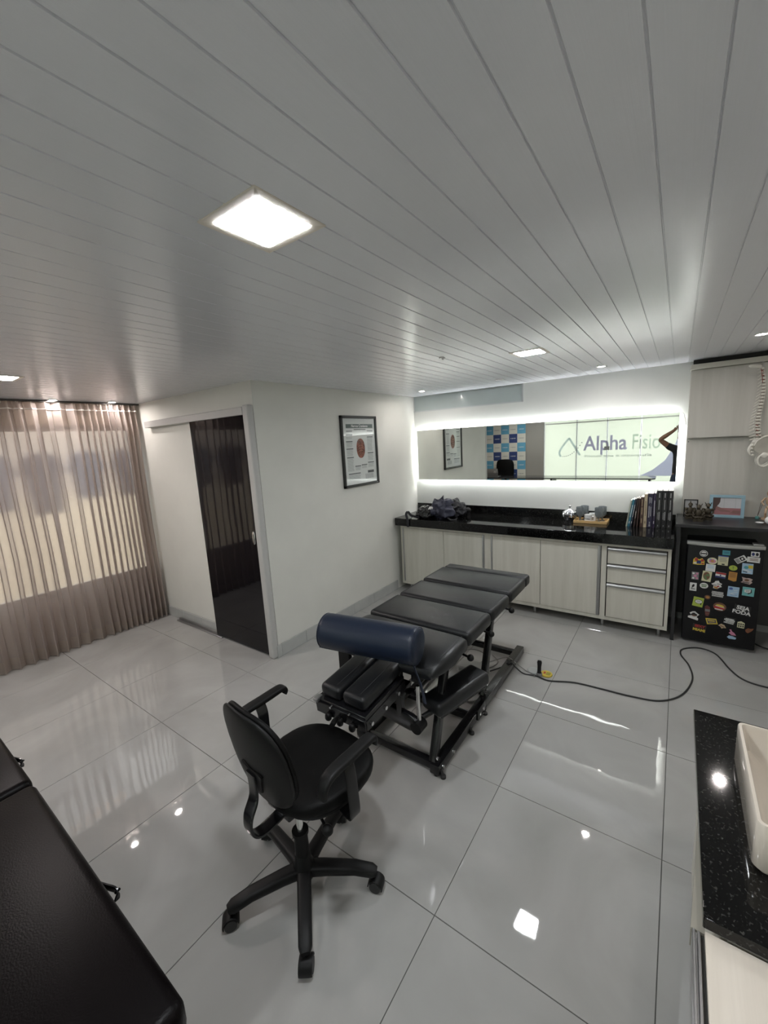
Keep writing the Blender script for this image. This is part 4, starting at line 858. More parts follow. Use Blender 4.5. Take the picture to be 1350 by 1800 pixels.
# ------------------------------------------------------------------ treatment table
tt = thing('treatment_table', 'black segmented chiropractic table on a black steel frame', 'treatment table', (1.54, 0.35, 0))
def pad(bm, x0, x1, y0, y1, z0, z1, r=.028, crown=.006):
    nx, ny = 12, 8; b2 = bmesh.new(); bmesh.ops.create_cube(b2, size=1)
    for v in b2.verts: v.co = Vector(((x0 + x1) / 2 + v.co.x * (x1 - x0), (y0 + y1) / 2 + v.co.y * (y1 - y0), (z0 + z1) / 2 + v.co.z * (z1 - z0)))
    bmesh.ops.bevel(b2, geom=b2.edges[:], offset=r, segments=4, profile=.5, affect='EDGES'); merge(bm, b2)
def stitched_pad(x0, x1, y0, y1, z0, z1, nm='pad', mt=None, parent=tt, Mx=None, r=.028, seam=True):
    bm = bmesh.new(); pad(bm, x0, x1, y0, y1, z0, z1, r)
    if Mx is not None: bmesh.ops.transform(bm, matrix=Mx, verts=bm.verts)
    o = obj(nm, bm, mt or M_leather, parent, True, 50)
    if seam:
        bm = bmesh.new()
        for xx in (x0 + .030, x1 - .030):
            pts = [Vector((xx, y0 + r * .75 + (y1 - y0 - r * 1.5) * t / 8, z1 + .0006)) for t in range(9)]
            pts = [Vector((xx, y0 + .002, z1 - r)), Vector((xx, y0 + r * .3, z1 - r * .32))] + pts + [Vector((xx, y1 - r * .3, z1 - r * .32))]
            if Mx is not None: pts = [Mx @ p for p in pts]
            tube(bm, pts, .0012, 5)
        obj('stitching', bm, mat('dark_thread', (.05, .05, .052), .6), o)
    return o
X0, X1 = 1.150, 1.893
stitched_pad(X0 + .006, X1 - .004, .985, 1.10, .635, .722, r=.024, seam=False)
stitched_pad(X0, X1, .617, .972, .638, .728)
stitched_pad(X0, X1, .262, .590, .636, .724)
stitched_pad(X0, X1, -.108, .236, .634, .724)
# chest pad, with its rounded front corners dropping away
bm = bmesh.new(); rr = []
for y, dzt, inset in ((-.128, -.030, .010), (-.140, -.006, .002), (-.20, 0, 0), (-.30, -.004, 0), (-.38, -.018, .012), (-.44, -.045, .035), (-.475, -.085, .06)):
    x0_, x1_ = X0 + inset, X1 - inset; zt, zb = .720 + dzt, .625 - (.02 if y < -.25 else 0)
    q = []
    for k in range(24):
        a = 2 * PI * k / 24; ca, sa = math.cos(a), math.sin(a)
        q.append(((x0_ + x1_) / 2 + (x1_ - x0_) / 2 * math.copysign(abs(ca) ** .22, ca), y, (zt + zb) / 2 + (zt - zb) / 2 * math.copysign(abs(sa) ** .45, sa)))
    rr.append(q)
loft(bm, rr); cp = obj('pad', bm, M_leather, tt, True, 50)
bm = bmesh.new(); tube(bm, [(X1 - .035, -.142, .7165), (X1 - .035, -.2, .7225), (X1 - .035, -.3, .7185), (X1 - .047, -.38, .704)], .0012, 5); obj('stitching', bm, mat('dark_thread', (0, 0, 0)), cp)
# boards under the pads, upper frame
bm = bmesh.new()
for a, b in ((.63, 1.09), (.27, .58), (-.10, .23), (-.44, -.14)): box(bm, X0 + .04, X1 - .04, a, b, .612, .636, .003, 1)
obj('pad_boards', bm, M_black, tt)
bm = bmesh.new()
for x in (1.32, 1.70): box(bm, x, x + .05, -.46, 1.0, .555, .610, .003, 1)
for y in (-.40, .28, .92): box(bm, 1.37, 1.70, y, y + .04, .56, .605, .003, 1)
obj('upper_frame', bm, M_blackm, tt)
# lifting legs
for x in (1.268, 1.772):
    for yb, yt_ in ((-.405, -.235), (.300, .480)):
        bm = bmesh.new(); sweep(bm, [(x + .02, yb, .070), (x + .02, yt_, .585)], .042, .052, (1, 0, 0), .25); lg = obj('leg', bm, M_blackm, tt, True, 35)
        for p in ((x + .02, yb + .004, .085), (x + .02, yt_ - .004, .570)):
            bm = bmesh.new(); cyl(bm, (p[0] + (.018 if x > 1.5 else -.018), p[1], p[2]), (p[0] + (.030 if x > 1.5 else -.030), p[1], p[2]), .013, n=12); obj('bolt', bm, M_chrome, lg)
for y, z in ((.405, .37), (-.31, .36)):
    bm = bmesh.new(); box(bm, 1.30, 1.78, y - .015, y + .015, z, z + .03, .003, 1); obj('leg_crossbar', bm, M_blackm, tt)
# base frame
for x in (1.262, 1.786):
    bm = bmesh.new(); box(bm, x, x + .058, -.445, 1.085, .018, .078, .004, 2); obj('base_rail', bm, M_blackm, tt)
for y in (-.425, .055, .985):
    bm = bmesh.new(); box(bm, 1.32, 1.786, y, y + .045, .022, .066, .004, 2); obj('base_crossbar', bm, M_blackm, tt)
for x, y in ((1.29, -.42), (1.815, -.42), (1.29, 1.05), (1.815, 1.05), (1.852, .20), (1.852, -.02), (1.856, -.42)):
    bm = bmesh.new(); lathe(bm, [(0, 0), (.016, 0), (.016, .014), (.009, .018), (0, .020)], (x, y, 0), 12)
    if x > 1.84: cyl(bm, (x, y, .012), (x - .012, y, .045), .008, n=8)
    obj('foot', bm, M_rubber, tt)
for y in (-.40, -.27, .12, .18):
    bm = bmesh.new(); cyl(bm, (1.842, y, .052), (1.854, y, .052), .010, n=12); obj('bolt', bm, M_chrome, tt)
bm = bmesh.new(); box(bm, 1.842, 1.852, .08, .22, .022, .10, .01, 2); obj('pivot_plate', bm, M_blackm, tt)
# release knobs on the right side
for q in ((1.895, .215, .585), (1.885, -.09, .565), (1.90, .60, .60)):
    bm = bmesh.new(); ball(bm, q, .021, 16); cyl(bm, (q[0] - .09, q[1] + .01, q[2] + .01), q, .007, n=10); obj('release_knob', bm, M_black, tt)
# front carriage with head piece
bm = bmesh.new(); sweep(bm, smooth([(1.36, -.455, .335), (1.5, -.455, .325), (1.66, -.455, .305), (1.735, -.455, .298)], 4), .04, [.10] * 10 + [.085, .07, .055], (0, 1, 0), .35); obj('front_beam', bm, M_blackm, tt, True, 50)
bm = bmesh.new(); cyl(bm, (1.735, -.49, .298), (1.735, -.42, .298), .034, n=20); obj('pivot_collar', bm, M_black, tt)
bm = bmesh.new(); cyl(bm, (1.735, -.448, .33), (1.722, -.43, .52), .012, n=14); obj('chrome_post', bm, M_chrome, tt)
bm = bmesh.new()
for x in (1.38, 1.60): box(bm, x, x + .035, -.475, -.435, .30, .60, .004, 1)
box(bm, 1.40, 1.60, -.47, -.44, .44, .50, .004, 1); box(bm, 1.45, 1.60, -.42, -.30, .36, .44, .01, 2)
obj('carriage', bm, M_blackm, tt)
bm = bmesh.new(); cyl(bm, (1.66, -.34, .40), (1.70, -.20, .46), .022, n=16); cyl(bm, (1.695, -.21, .458), (1.72, -.12, .50), .012, n=12); obj('actuator', bm, M_alu, tt)
bm = bmesh.new(); box(bm, 1.40, 1.70, -.25, .02, .45, .555, .01, 2); box(bm, 1.165, 1.255, -.455, -.425, .44, .625, .004, 1); obj('drop_mechanism', bm, M_black, tt)
Th = Matrix.Translation((1.49, -.60, .585)) @ Matrix.Rotation(math.radians(6), 4, 'X') @ Matrix.Translation((-1.49, .60, -.585))
for a, b in ((1.342, 1.478), (1.492, 1.640)):
    bm = bmesh.new(); pad(bm, a, b, -.795, -.44, .560, .635, .026); bmesh.ops.transform(bm, matrix=Th, verts=bm.verts); o = obj('head_pad', bm, M_leather, tt, True, 50)
    bm = bmesh.new(); tube(bm, [Th @ Vector(((a + b) / 2 + .03, -.76 + .03 * k, .6358)) for k in range(10)], .0012, 5); obj('stitching', bm, mat('dark_thread', (0, 0, 0)), o)
bm = bmesh.new(); box(bm, 1.325, 1.655, -.815, -.46, .535, .560, .004, 1, Th); box(bm, 1.325, 1.655, -.825, -.805, .480, .545, .003, 1, Th); box(bm, 1.64, 1.66, -.815, -.46, .480, .535, .003, 1, Th); box(bm, 1.36, 1.62, -.80, -.50, .50, .535, .003, 1, Th)
hf = obj('head_frame', bm, M_blackm, tt)
bm = bmesh.new()
for y in (-.78, -.66, -.54): cyl(bm, Th @ Vector((1.655, y, .505)), Th @ Vector((1.668, y, .505)), .010, n=12)
for x in (1.56, 1.44): cyl(bm, Th @ Vector((x, -.82, .55)), Th @ Vector((x, -.835, .55)), .006, n=10)
obj('screw', bm, M_chrome, hf)
bm = bmesh.new(); box(bm, 1.318, 1.350, -.835, -.79, .545, .565, .004, 2, Th); obj('latch', bm, M_alu, hf)
for x in (1.42, 1.50, 1.58):
    bm = bmesh.new(); q = Th @ Vector((x, -.825, .498)); superell(bm, q + Vector((0, -.012, -.008)), (.018, .016, .022), .8, .8, 14, 8); obj('clamp_knob', bm, M_black, tt)
bm = bmesh.new(); cyl(bm, (1.488, -.785, .500), (1.515, -.87, .515), .0055, n=10); lv = obj('lever', bm, M_chrome, tt)
bm = bmesh.new(); tube(bm, [(1.512, -.858, .516), (1.528, -.895, .524), (1.544, -.928, .530)], [.009, .014, .013], 12); obj('lever_grip', bm, M_black, lv)
# lowered arm rest pad on the right
Ma = Matrix.Translation((1.835, -.185, .40)) @ Matrix.Rotation(math.radians(-18), 4, 'Z') @ Matrix.Rotation(math.radians(5), 4, 'X')
bm = bmesh.new(); pad(bm, -.078, .078, -.215, .215, -.045, .040, .028); bmesh.ops.transform(bm, matrix=Ma, verts=bm.verts); obj('arm_pad', bm, M_leather, tt, True, 50)
bm = bmesh.new(); box(bm, -.06, .06, -.19, .19, -.062, -.046, .003, 1, Ma); cyl(bm, (1.74, -.42, .33), (1.80, -.33, .36), .016, n=12); cyl(bm, (1.72, -.16, .42), (1.83, -.16, .36), .012, n=10); obj('arm_pad_bracket', bm, M_blackm, tt)

bo = thing('bolster', 'navy blue cylindrical bolster cushion lying across the table front', 'bolster', (1.50, -.55, .72))
ax0, ax1 = Vector((1.213, -.600, .800)), Vector((1.788, -.494, .800)); ad = (ax1 - ax0).normalized()
bm = bmesh.new(); ln = (ax1 - ax0).length
prof = [(0.0, 0), (.075, .001), (.090, .006), (.098, .018), (.0995, .035)] + [(.1, .035 + (ln - .07) * k / 6) for k in range(1, 6)] + [(.0995, ln - .035), (.098, ln - .018), (.090, ln - .006), (.075, ln - .001), (0, ln)]
q = ad.to_track_quat('Z', 'Y').to_matrix(); lathe(bm, prof, ax0, 40, q); obj('cushion', bm, M_navy, bo, True, 50)
bm = bmesh.new()
for d in (.012, ln - .012):
    c0 = ax0 + ad * d; r = .0965; tube(bm, [c0 + q @ Vector((r * math.cos(a), r * math.sin(a), 0)) for a in [2 * PI * k / 36 for k in range(37)]], .0025, 6)
tube(bm, [ax0 + ad * (.02 + (ln - .04) * k / 8) + Vector((0, -.074, -.068)) for k in range(9)], .002, 6)
obj('piping', bm, M_navy, bo)
bm = bmesh.new(); sweep(bm, smooth([(1.775, -.55, .73), (1.775, -.525, .67), (1.785, -.505, .60), (1.80, -.50, .53), (1.81, -.505, .49)], 5), [.020] * 10 + [.028] * 11, .006, (1, -.6, 0)); obj('strap', bm, mat('navy_strap', (.02, .028, .05), .6), bo)

# ------------------------------------------------------------------ cables and small things on the floor
CZ = .006
pts = [(1.70, .68, .02), (1.78, .74, .05), (1.825, .775, .088), (1.87, .79, .045), (1.93, .80, CZ), (2.02, .815, CZ), (2.117, .800, CZ), (2.282, .868, CZ), (2.469, .882, CZ), (2.645, .890, CZ), (2.808, .930, CZ), (2.93, 1.081, CZ), (2.993, 1.33, CZ), (2.975, 1.545, CZ), (2.925, 1.70, CZ), (2.940, 1.815, CZ), (3.05, 1.895, CZ), (3.155, 1.840, CZ), (3.228, 1.62, CZ), (3.30, 1.50, CZ), (3.42, 1.468, CZ), (3.55, 1.50, CZ)]
bm = bmesh.new(); tube(bm, smooth(pts, 7), .0055, 8); tag(obj('power_cable', bm, M_rubber), 'long black cable snaking across the floor from table to the right', 'cable')
bm = bmesh.new(); M_gc = mat('grey_cable', (.20, .20, .19), .5)
tube(bm, smooth([(1.60, .70, .03), (1.66, .80, .03), (1.76, .84, .075), (1.81, .83, .088), (1.86, .84, .05), (1.93, .85, .006), (1.99, .83, .005), (2.01, .80, .005)], 6), .0038, 7)
tube(bm, smooth([(1.50, .74, .03), (1.42, .80, .005), (1.40, .93, .005), (1.50, .96, .005), (1.60, .88, .005), (1.58, .78, .005), (1.66, .74, .005), (1.70, .86, .005), (1.62, .95, .005)], 6), .0038, 7)
tag(obj('thin_cable', bm, M_gc), 'thin grey cable looped under the table foot end', 'cable')
pb_ = thing('power_box', 'grey power box on the floor under the treatment table', 'power box', (1.56, .66, 0))
bm = bmesh.new(); box(bm, 1.46, 1.66, .58, .72, .0, .055, .008, 2); obj('box_case', bm, mat('pale_grey_plastic', (.35, .35, .34), .5), pb_)
bm = bmesh.new(); box(bm, 1.48, 1.64, .5795, .581, .012, .040); obj('label_plate', bm, M_gc, pb_, False)
bm = bmesh.new()
for k in range(4): tube(bm, [(1.70 + (.05 + .006 * k) * math.cos(a), .33 + (.07 + .008 * k) * math.sin(a), .006 + .007 * k) for a in [2 * PI * i / 24 for i in range(25)]], .0035, 6, False)
tag(obj('coiled_cable', bm, M_gc), 'coiled grey cable on the floor beneath the arm pad', 'cable')
tl = thing('round_massager', 'black handled tool with yellow round pad on the floor', 'tool', (2.03, .87, 0))
bm = bmesh.new(); lathe(bm, [(0, .001), (.048, .001), (.050, .005), (.046, .009), (0, .009)], (1.985, .885, 0), 28); obj('grey_pad', bm, mat('grey_pad', (.36, .37, .36), .3), tl)
bm = bmesh.new(); lathe(bm, [(0, .001), (.043, .001), (.045, .006), (.042, .012), (0, .013)], (2.078, .880, 0), 28); yp = obj('yellow_pad', bm, mat('yellow_pad', (.55, .42, .06), .4), tl)
bm = bmesh.new(); box(bm, 2.058, 2.072, .868, .896, .0125, .0138); obj('red_print', bm, mat('red_print', (.4, .05, .03), .4), yp, False)
bm = bmesh.new(); box(bm, 2.078, 2.108, .862, .868, .0125, .0138); box(bm, 2.078, 2.108, .876, .882, .0125, .0138); box(bm, 2.078, 2.108, .890, .896, .0125, .0138); obj('green_print', bm, mat('green_print', (.14, .20, .05), .4), yp, False)
bm = bmesh.new(); tube(bm, [(2.035, .845, .012), (2.032, .850, .030), (2.030, .862, .065), (2.028, .872, .095), (2.028, .876, .108)], [.020, .014, .014, .018, .013], 16); obj('handle', bm, M_black, tl)
bm = bmesh.new(); cyl(bm, (2.036, .842, .002), (2.035, .845, .020), .022, n=18); obj('handle_collar', bm, mat('grey_collar', (.2, .2, .2), .3), tl)
bm = bmesh.new(); tube(bm, smooth([(3.41, 2.20, .012), (3.46, 2.12, .02), (3.50, 2.12, .012), (3.56, 2.05, .006), (3.60, 2.02, .006)], 5), .006, 8); tag(obj('fridge_cable', bm, M_rubber), 'black plug cable behind the right side of mini fridge', 'cable')

# ------------------------------------------------------------------ office chair
oc = thing('office_chair', 'black swivel office chair with armrests seen from behind', 'chair', (1.615, -1.227, 0))
cx, cy = 1.615, -1.227
hx_, hy_ = 1.632, -1.243
bm = bmesh.new(); lathe(bm, [(.0, .070), (.040, .073), (.046, .090), (.044, .13), (.036, .142), (.033, .18), (.030, .185), (.0, .185)], (hx_, hy_, 0), 24); obj('base_hub', bm, M_black, oc)
wheel_bm = None
for k in range(5):
    a = math.radians(29 + 72 * k); d = Vector((math.cos(a), math.sin(a), 0)); s = Vector((-math.sin(a), math.cos(a), 0)); c0 = Vector((cx, cy, 0))
    h0 = Vector((1.632, -1.243, 0)); h1 = h0.lerp(c0 + d * .22, .4)
    bm = bmesh.new(); sweep(bm, [h0 + d * .02 + Vector((0, 0, .108)), h1 + Vector((0, 0, .106)), c0 + d * .22 + Vector((0, 0, .098)), c0 + d * .292 + Vector((0, 0, .088)), c0 + d * .312 + Vector((0, 0, .084))], [.060, .056, .052, .050, .034], [.050, .046, .040, .036, .022], s, .5); obj('base_spoke', bm, M_black, oc, True, 50)
    wa = random.uniform(-.9, .9) + a; wd = Vector((math.cos(wa), math.sin(wa), 0)); wn = Vector((-math.sin(wa), math.cos(wa), 0)); wc = c0 + d * .298 + wd * .008
    bm = bmesh.new(); cyl(bm, c0 + d * .295 + Vector((0, 0, .03)), c0 + d * .295 + Vector((0, 0, .075)), .011, n=12)
    hood = [wc + Vector((0, 0, .0275)) + (wd * math.cos(t) + Vector((0, 0, 1)) * math.sin(t)) * .030 for t in [(-.3 + 3.4 * i / 10) for i in range(11)]]; sweep(bm, hood, .050, .006, wn, .5)
    cs = obj('caster', bm, M_black, oc, True, 50)
    for q in (-1, 1):
        bm = bmesh.new(); cyl(bm, wc + wn * q * .006 + Vector((0, 0, .0275)), wc + wn * q * .025 + Vector((0, 0, .0275)), .0270, .0235, 22); obj('wheel', bm, M_rubber, cs, True, 40)
bm = bmesh.new(); cyl(bm, (hx_, hy_, .17), (hx_, hy_, .29), .030, .028, 20); cyl(bm, (hx_, hy_, .28), (hx_, hy_, .295), .034, n=20); obj('gas_lift_cover', bm, M_black, oc)
bm = bmesh.new(); cyl(bm, (hx_, hy_, .29), (hx_ - .02, hy_ + .02, .40), .0145, n=16); obj('gas_piston', bm, M_chrome, oc)
Rz = Matrix.Rotation(math.radians(-5), 4, 'Z'); sc0 = Vector((1.585, -1.095, -.008)); Mc = Matrix.Translation(sc0) @ Rz
bm = bmesh.new(); box(bm, -.075, .075, -.20, .06, .385, .425, .008, 2, Mc); box(bm, -.16, .16, -.03, .03, .405, .430, .004, 1, Mc); obj('seat_mechanism', bm, M_blackm, oc)
bm = bmesh.new()
def seatf(v):
    t = v.y / .235; w_ = 1.0 - .10 * max(0, -t) - .04 * max(0, t) ** 2
    dz = .012 * (v.x / .24) ** 2 - .016 * max(0, t) ** 3 - .010 * max(0, -t) ** 2
    return Vector((v.x * w_, v.y, v.z + (dz if v.z > 0 else dz * .5)))
superell(bm, (0, 0, 0), (.243, .235, .040), .55, .78, 44, 16, None, seatf); bmesh.ops.transform(bm, matrix=Mc @ Matrix.Translation((0, .01, .462)), verts=bm.verts); st = obj('seat', bm, M_seat, oc, True, 70)
bm = bmesh.new(); superell(bm, (0, 0, 0), (.225, .218, .016), .5, .78, 40, 8); bmesh.ops.transform(bm, matrix=Mc @ Matrix.Translation((0, .01, .428)), verts=bm.verts); obj('seat_shell', bm, M_black, st, True, 60)
# backrest
Mb = Mc @ Matrix.Translation((-.020, -.262, .690)) @ Matrix.Rotation(math.radians(9), 4, 'X')
def backf(v):
    t = v.z / .205; w_ = 1.0 - .20 * max(0, t) ** 2 - .14 * max(0, -t) ** 2
    return Vector((v.x * w_, v.y + .55 * v.x * v.x * 1.0, v.z))
def shell(bm, a, b, th, yoff):
    superell(bm, (0, 0, 0), (a, th, b), .62, .62, 40, 20, None, lambda v: backf(v) + Vector((0, yoff, 0)))
# superell has its pole along z: th is the thin direction
bm = bmesh.new(); shell(bm, .212, .205, .020, .012); bmesh.ops.transform(bm, matrix=Mb, verts=bm.verts); bk_ = obj('backrest', bm, M_seat, oc, True, 70)
bm = bmesh.new(); shell(bm, .216, .210, .014, -.008); bmesh.ops.transform(bm, matrix=Mb, verts=bm.verts); sh = obj('back_shell', bm, M_black, oc, True, 70)
bm = bmesh.new(); poly(bm, [Mb @ Vector((x, -.028, z)) for x, z in ((-.075, -.045), (-.060, -.040), (-.02, -.052), (.02, -.052), (.060, -.040), (.075, -.045), (.055, -.085), (.035, -.15), (-.035, -.15), (-.055, -.085))], Mb.to_3x3() @ Vector((0, .022, 0))); bmesh.ops.bevel(bm, geom=bm.edges[:], offset=.004, segments=2, affect='EDGES'); obj('back_bracket', bm, M_black, oc, True, 50)
bm = bmesh.new(); sweep(bm, smooth([Mb @ Vector((0, -.030, -.06)), Mb @ Vector((0, -.045, -.16)), Mc @ Vector((0, -.325, .47)), Mc @ Vector((0, -.325, .41)), Mc @ Vector((0, -.29, .375)), Mc @ Vector((0, -.22, .375)), Mc @ Vector((0, -.12, .395))], 6), .055, .012, Rz.to_3x3() @ Vector((1, 0, 0)), .3); obj('back_bar', bm, M_blackm, oc, True, 50)
# armrests
for s in (-1, 1):
    bm = bmesh.new(); pp = [(-.155, .612), (-.150, .645), (-.130, .672), (-.09, .684), (0, .688), (.06, .692), (.10, .694), (.118, .688), (.124, .672), (.116, .660)]
    P3 = smooth([Mc @ Vector((s * .290 - .018 - (.025 if s < 0 else 0), y - .02, z - (.022 if s < 0 else .012))) for y, z in pp], 4); n_ = len(P3)
    sweep(bm, P3, [.044 + .010 * math.sin(PI * min(1, i / n_ * 1.2)) for i in range(n_)], [.020 + .008 * math.sin(PI * i / (n_ - 1)) for i in range(n_)], Rz.to_3x3() @ Vector((1, 0, 0)), .5); ar = obj('armrest', bm, M_black, oc, True, 50)
    bm = bmesh.new(); sweep(bm, smooth([Mc @ Vector(q) for q in ((s * .288 - (.043 if s < 0 else .018), -.04, .657), (s * .294 - .015, -.04, .61), (s * .297 - .01, -.04, .52), (s * .290, -.04, .44), (s * .262, -.03, .408), (s * .20, -.02, .405), (s * .12, 0, .412))], 6), .052, .010, Rz.to_3x3() @ Vector((0, 1, 0)), .3); obj('arm_support', bm, M_blackm, ar, True, 50)
bm = bmesh.new(); p0 = Mc @ Vector((.10, -.09, .40)); p1 = Mc @ Vector((.205, -.115, .372)); cyl(bm, p0, p1, .006, n=10); lv = obj('height_lever', bm, M_blackm, oc); bm = bmesh.new(); superell(bm, p1, (.024, .020, .020), .9, .9, 16, 8); obj('lever_knob', bm, M_black, lv)
bm = bmesh.new(); cyl(bm, Mc @ Vector((-.09, -.12, .40)), Mc @ Vector((-.17, -.16, .385)), .006, n=10); superell(bm, Mc @ Vector((-.175, -.163, .384)), (.02, .012, .010), .9, .9, 12, 8); obj('tilt_lever', bm, M_black, oc)

# ------------------------------------------------------------------ massage couch at lower left
co = thing('massage_couch', 'dark brown black leatherette massage couch at the lower left corner', 'couch', (.9, -2.2, 0))
def cpad(x0, x1):
    bm = bmesh.new(); pad(bm, x0, x1, -2.52, -1.858, .512, .610, .032)
    for v in bm.verts:
        if v.co.x > 1.5: v.co.y = -2.196 + (v.co.y + 2.196) * (1 - .05 * max(0, (v.co.x - 1.80) / .20) ** 2)
    return obj('couch_pad', bm, M_couch, co, True, 60)
cpad(.812, 1.972); cpad(.02, .804)
bm = bmesh.new(); box(bm, .03, 1.95, -2.48, -1.905, .465, .503, .004, 1); obj('couch_frame', bm, M_black, co)
for x in (.15, .72, .88, 1.82):
    for y in (-2.44, -1.96):
        bm = bmesh.new(); box(bm, x, x + .04, y, y + .04, .0, .466, .004, 1); obj('leg', bm, M_blackm, co)
for x in (1.450, .475):
    bm = bmesh.new(); sweep(bm, smooth([(x - .05, -1.872, .545), (x, -1.850, .540), (x + .035, -1.836, .535), (x + .045, -1.842, .515)], 4), .022, .007, (0, 0, 1), .4); cyl(bm, (x + .034, -1.840, .53), (x + .042, -1.830, .540), .004, n=8); obj('side_hook', bm, M_blackm, co)

# ------------------------------------------------------------------ wash stand at right
vc = thing('vanity_cabinet', 'pale wood vanity cabinet under the granite slab at right', 'cabinet', (3.3, -.8, 0))
bm = bmesh.new(); box(bm, 2.965, XR - .002, -1.17, -.385, .08, .739); obj('cabinet_body', bm, M_wood, vc, False)
for a, b in ((-1.165, -.78), (-.775, -.39)):
    bm = bmesh.new(); box(bm, 2.952, 2.965, a, b, .09, .735, .001, 1); obj('door', bm, M_wood, vc, False)
bm = bmesh.new(); poly(bm, [(2.925, -.80, .722), (2.9255, -1.178, .722), (2.900, -1.178, .722)], (0, 0, -.05)); obj('door_edge', bm, mat('greige_edge', (.33, .31, .26), .5), vc, False)
bm = bmesh.new()
for x, y in ((3.0, -1.12), (3.0, -.43), (3.55, -1.12), (3.55, -.43)): cyl(bm, (x, y, 0), (x, y, .08), .018, n=12)
obj('feet', bm, M_alu, vc)
bm = bmesh.new(); box(bm, 2.920, XR - .002, -1.181, -.346, .740, .770, .002, 1); tag(obj('granite_slab', bm, M_gran), 'black speckled granite slab carrying the wash basin', 'worktop')
sd = thing('side_counter', 'low cream wood counter in front of the granite slab, lower right corner', 'cabinet', (3.3, -1.5, 0))
bm = bmesh.new(); box(bm, 2.9245, XR - .002, -1.80, -1.183, .708, .736); obj('counter_top', bm, M_woody, sd, False)
bm = bmesh.new(); box(bm, 2.945, XR - .002, -1.79, -1.19, .04, .707); obj('carcass', bm, M_wood, sd, False)
bm = bmesh.new(); box(bm, 2.902, 2.9075, -1.80, -1.183, .68, .731, .001, 1); box(bm, 2.9075, 2.911, -1.80, -1.183, .68, .722); box(bm, 2.911, 2.917, -1.80, -1.183, .68, .729, .001, 1); al = obj('handle_profile', bm, M_alu, sd)
bm = bmesh.new(); box(bm, 2.917, 2.9245, -1.80, -1.183, .68, .72); obj('profile_gap', bm, M_gap, sd, False)
ws = thing('wash_basin', 'cream rectangular vessel basin sitting on the black granite slab', 'basin', (3.24, -.78, .77)); bm = bmesh.new(); M_basin = mat('cream_ceramic', (.78, .71, .62), .12, coat=.4)
loft(bm, [rrect(3.026, 3.47, -.992, -.580, .02, .7705), rrect(3.019, 3.482, -1.000, -.572, .022, .782), rrect(3.022, 3.488, -.985, -.556, .016, .888), rrect(3.024, 3.484, -.983, -.558, .015, .893), rrect(3.031, 3.476, -.976, -.565, .013, .893), rrect(3.034, 3.470, -.973, -.568, .013, .884), rrect(3.044, 3.46, -.963, -.578, .02, .815), rrect(3.07, 3.43, -.935, -.605, .04, .795)])
obj('basin_bowl', bm, M_basin, ws, True, 50)
bm = bmesh.new(); lathe(bm, [(0, .796), (.022, .796), (.024, .799), (0, .800)], (3.25, -.78, 0), 20); obj('drain', bm, M_chrome, ws)

# ------------------------------------------------------------------ office end of the room (seen in the mirror)
gp = thing('glass_partition', 'frosted glass partition with company lettering behind the camera', 'partition', (1.35, YF, 0))
px_ = [-.085, .70, 1.385, 2.087, 2.84]
for a, b in zip(px_[:-1], px_[1:]):
    bm = bmesh.new(); box(bm, a + .012, b - .012, YF - .055, YF - .045, .02, 2.19); obj('glass_panel', bm, M_frost, gp, False)
for i, a in enumerate(px_):
    bm = bmesh.new(); box(bm, a - .008, a + .008, YF - .065, YF - .035, .0, 2.2); obj('mullion', bm, mat('partition_metal', (.25, .25, .25), .4, .4) if i in (1, 2) else M_white, gp, False)
bm = bmesh.new(); box(bm, -.09, 2.84, YF - .06, YF - .04, 2.05, 2.075); obj('transom_bar', bm, M_white, gp, False)
M_ltr = frosted_mat('lettering_grey_violet', (.66, .64, .78), .7); M_ltp = frosted_mat('lettering_pale', (.84, .90, .86), .7); M_dot = mat('dot_grey', (.15, .15, .20), .5); M_swo = frosted_mat('decal_lavender', (.76, .76, .90), .7)
text('lettering', 'Alpha', .50, (.865, YF - .038, 1.36), (1, 0, 0), (0, 0, 1), M_ltr, gp, .001, .008, 'LEFT', .82)
text('lettering', 'Fisio', .50, (1.90, YF - .038, 1.36), (1, 0, 0), (0, 0, 1), M_ltp, gp, .001, .002, 'LEFT', .63)
text('lettering', 'fisioterapia e osteopatia', .092, (.885, YF - .038, 1.185), (1, 0, 0), (0, 0, 1), frosted_mat('lettering_soft', (.74, .76, .76), .7), gp, .001, .001, 'LEFT', 1.62)
bm = bmesh.new()
sweep(bm, smooth([(.33, YF - .038, 1.21), (.29, YF - .038, 1.32), (.37, YF - .038, 1.48), (.52, YF - .038, 1.68)], 6), .05, .002, (1, 0, .3), .9); sweep(bm, smooth([(.52, YF - .038, 1.68), (.63, YF - .038, 1.50), (.72, YF - .038, 1.35), (.78, YF - .038, 1.24)], 6), .05, .002, (1, 0, -.3), .9)
obj('logo_drop', bm, frosted_mat('logo_pale_blue', (.80, .86, .88), .7), gp)
bm = bmesh.new()
for k in range(11):
    u = k / 10; ball(bm, (.38 + .44 * u, YF - .040, 1.215 + .34 * u ** 2.2), .010 + .002 * u, 8)
obj('logo_dots', bm, M_dot, gp)
bm = bmesh.new(); poly(bm, [(2.10, YF - .036, .72), (2.35, YF - .036, .86), (2.58, YF - .036, 1.08), (2.74, YF - .036, 1.40), (2.80, YF - .036, 1.60), (2.80, YF - .036, .72)], (0, -.002, 0)); obj('swoosh_decal', bm, M_swo, gp, False)
bm = bmesh.new(); box(bm, 1.33, 1.44, YF - .05, YF - .015, 1.35, 1.44, .004, 1); obj('door_lock', bm, M_alu, gp)
bn = thing('banner', 'checked blue and white photo backdrop banner behind the desk', 'banner', (-1.4, YF + .06, 0))
bm = bmesh.new(); box(bm, -1.90, -.56, YF + .030, YF + .036, .10, 2.15); obj('banner_sheet', bm, mat('banner_cream', (.68, .66, .58), .6), bn, False)
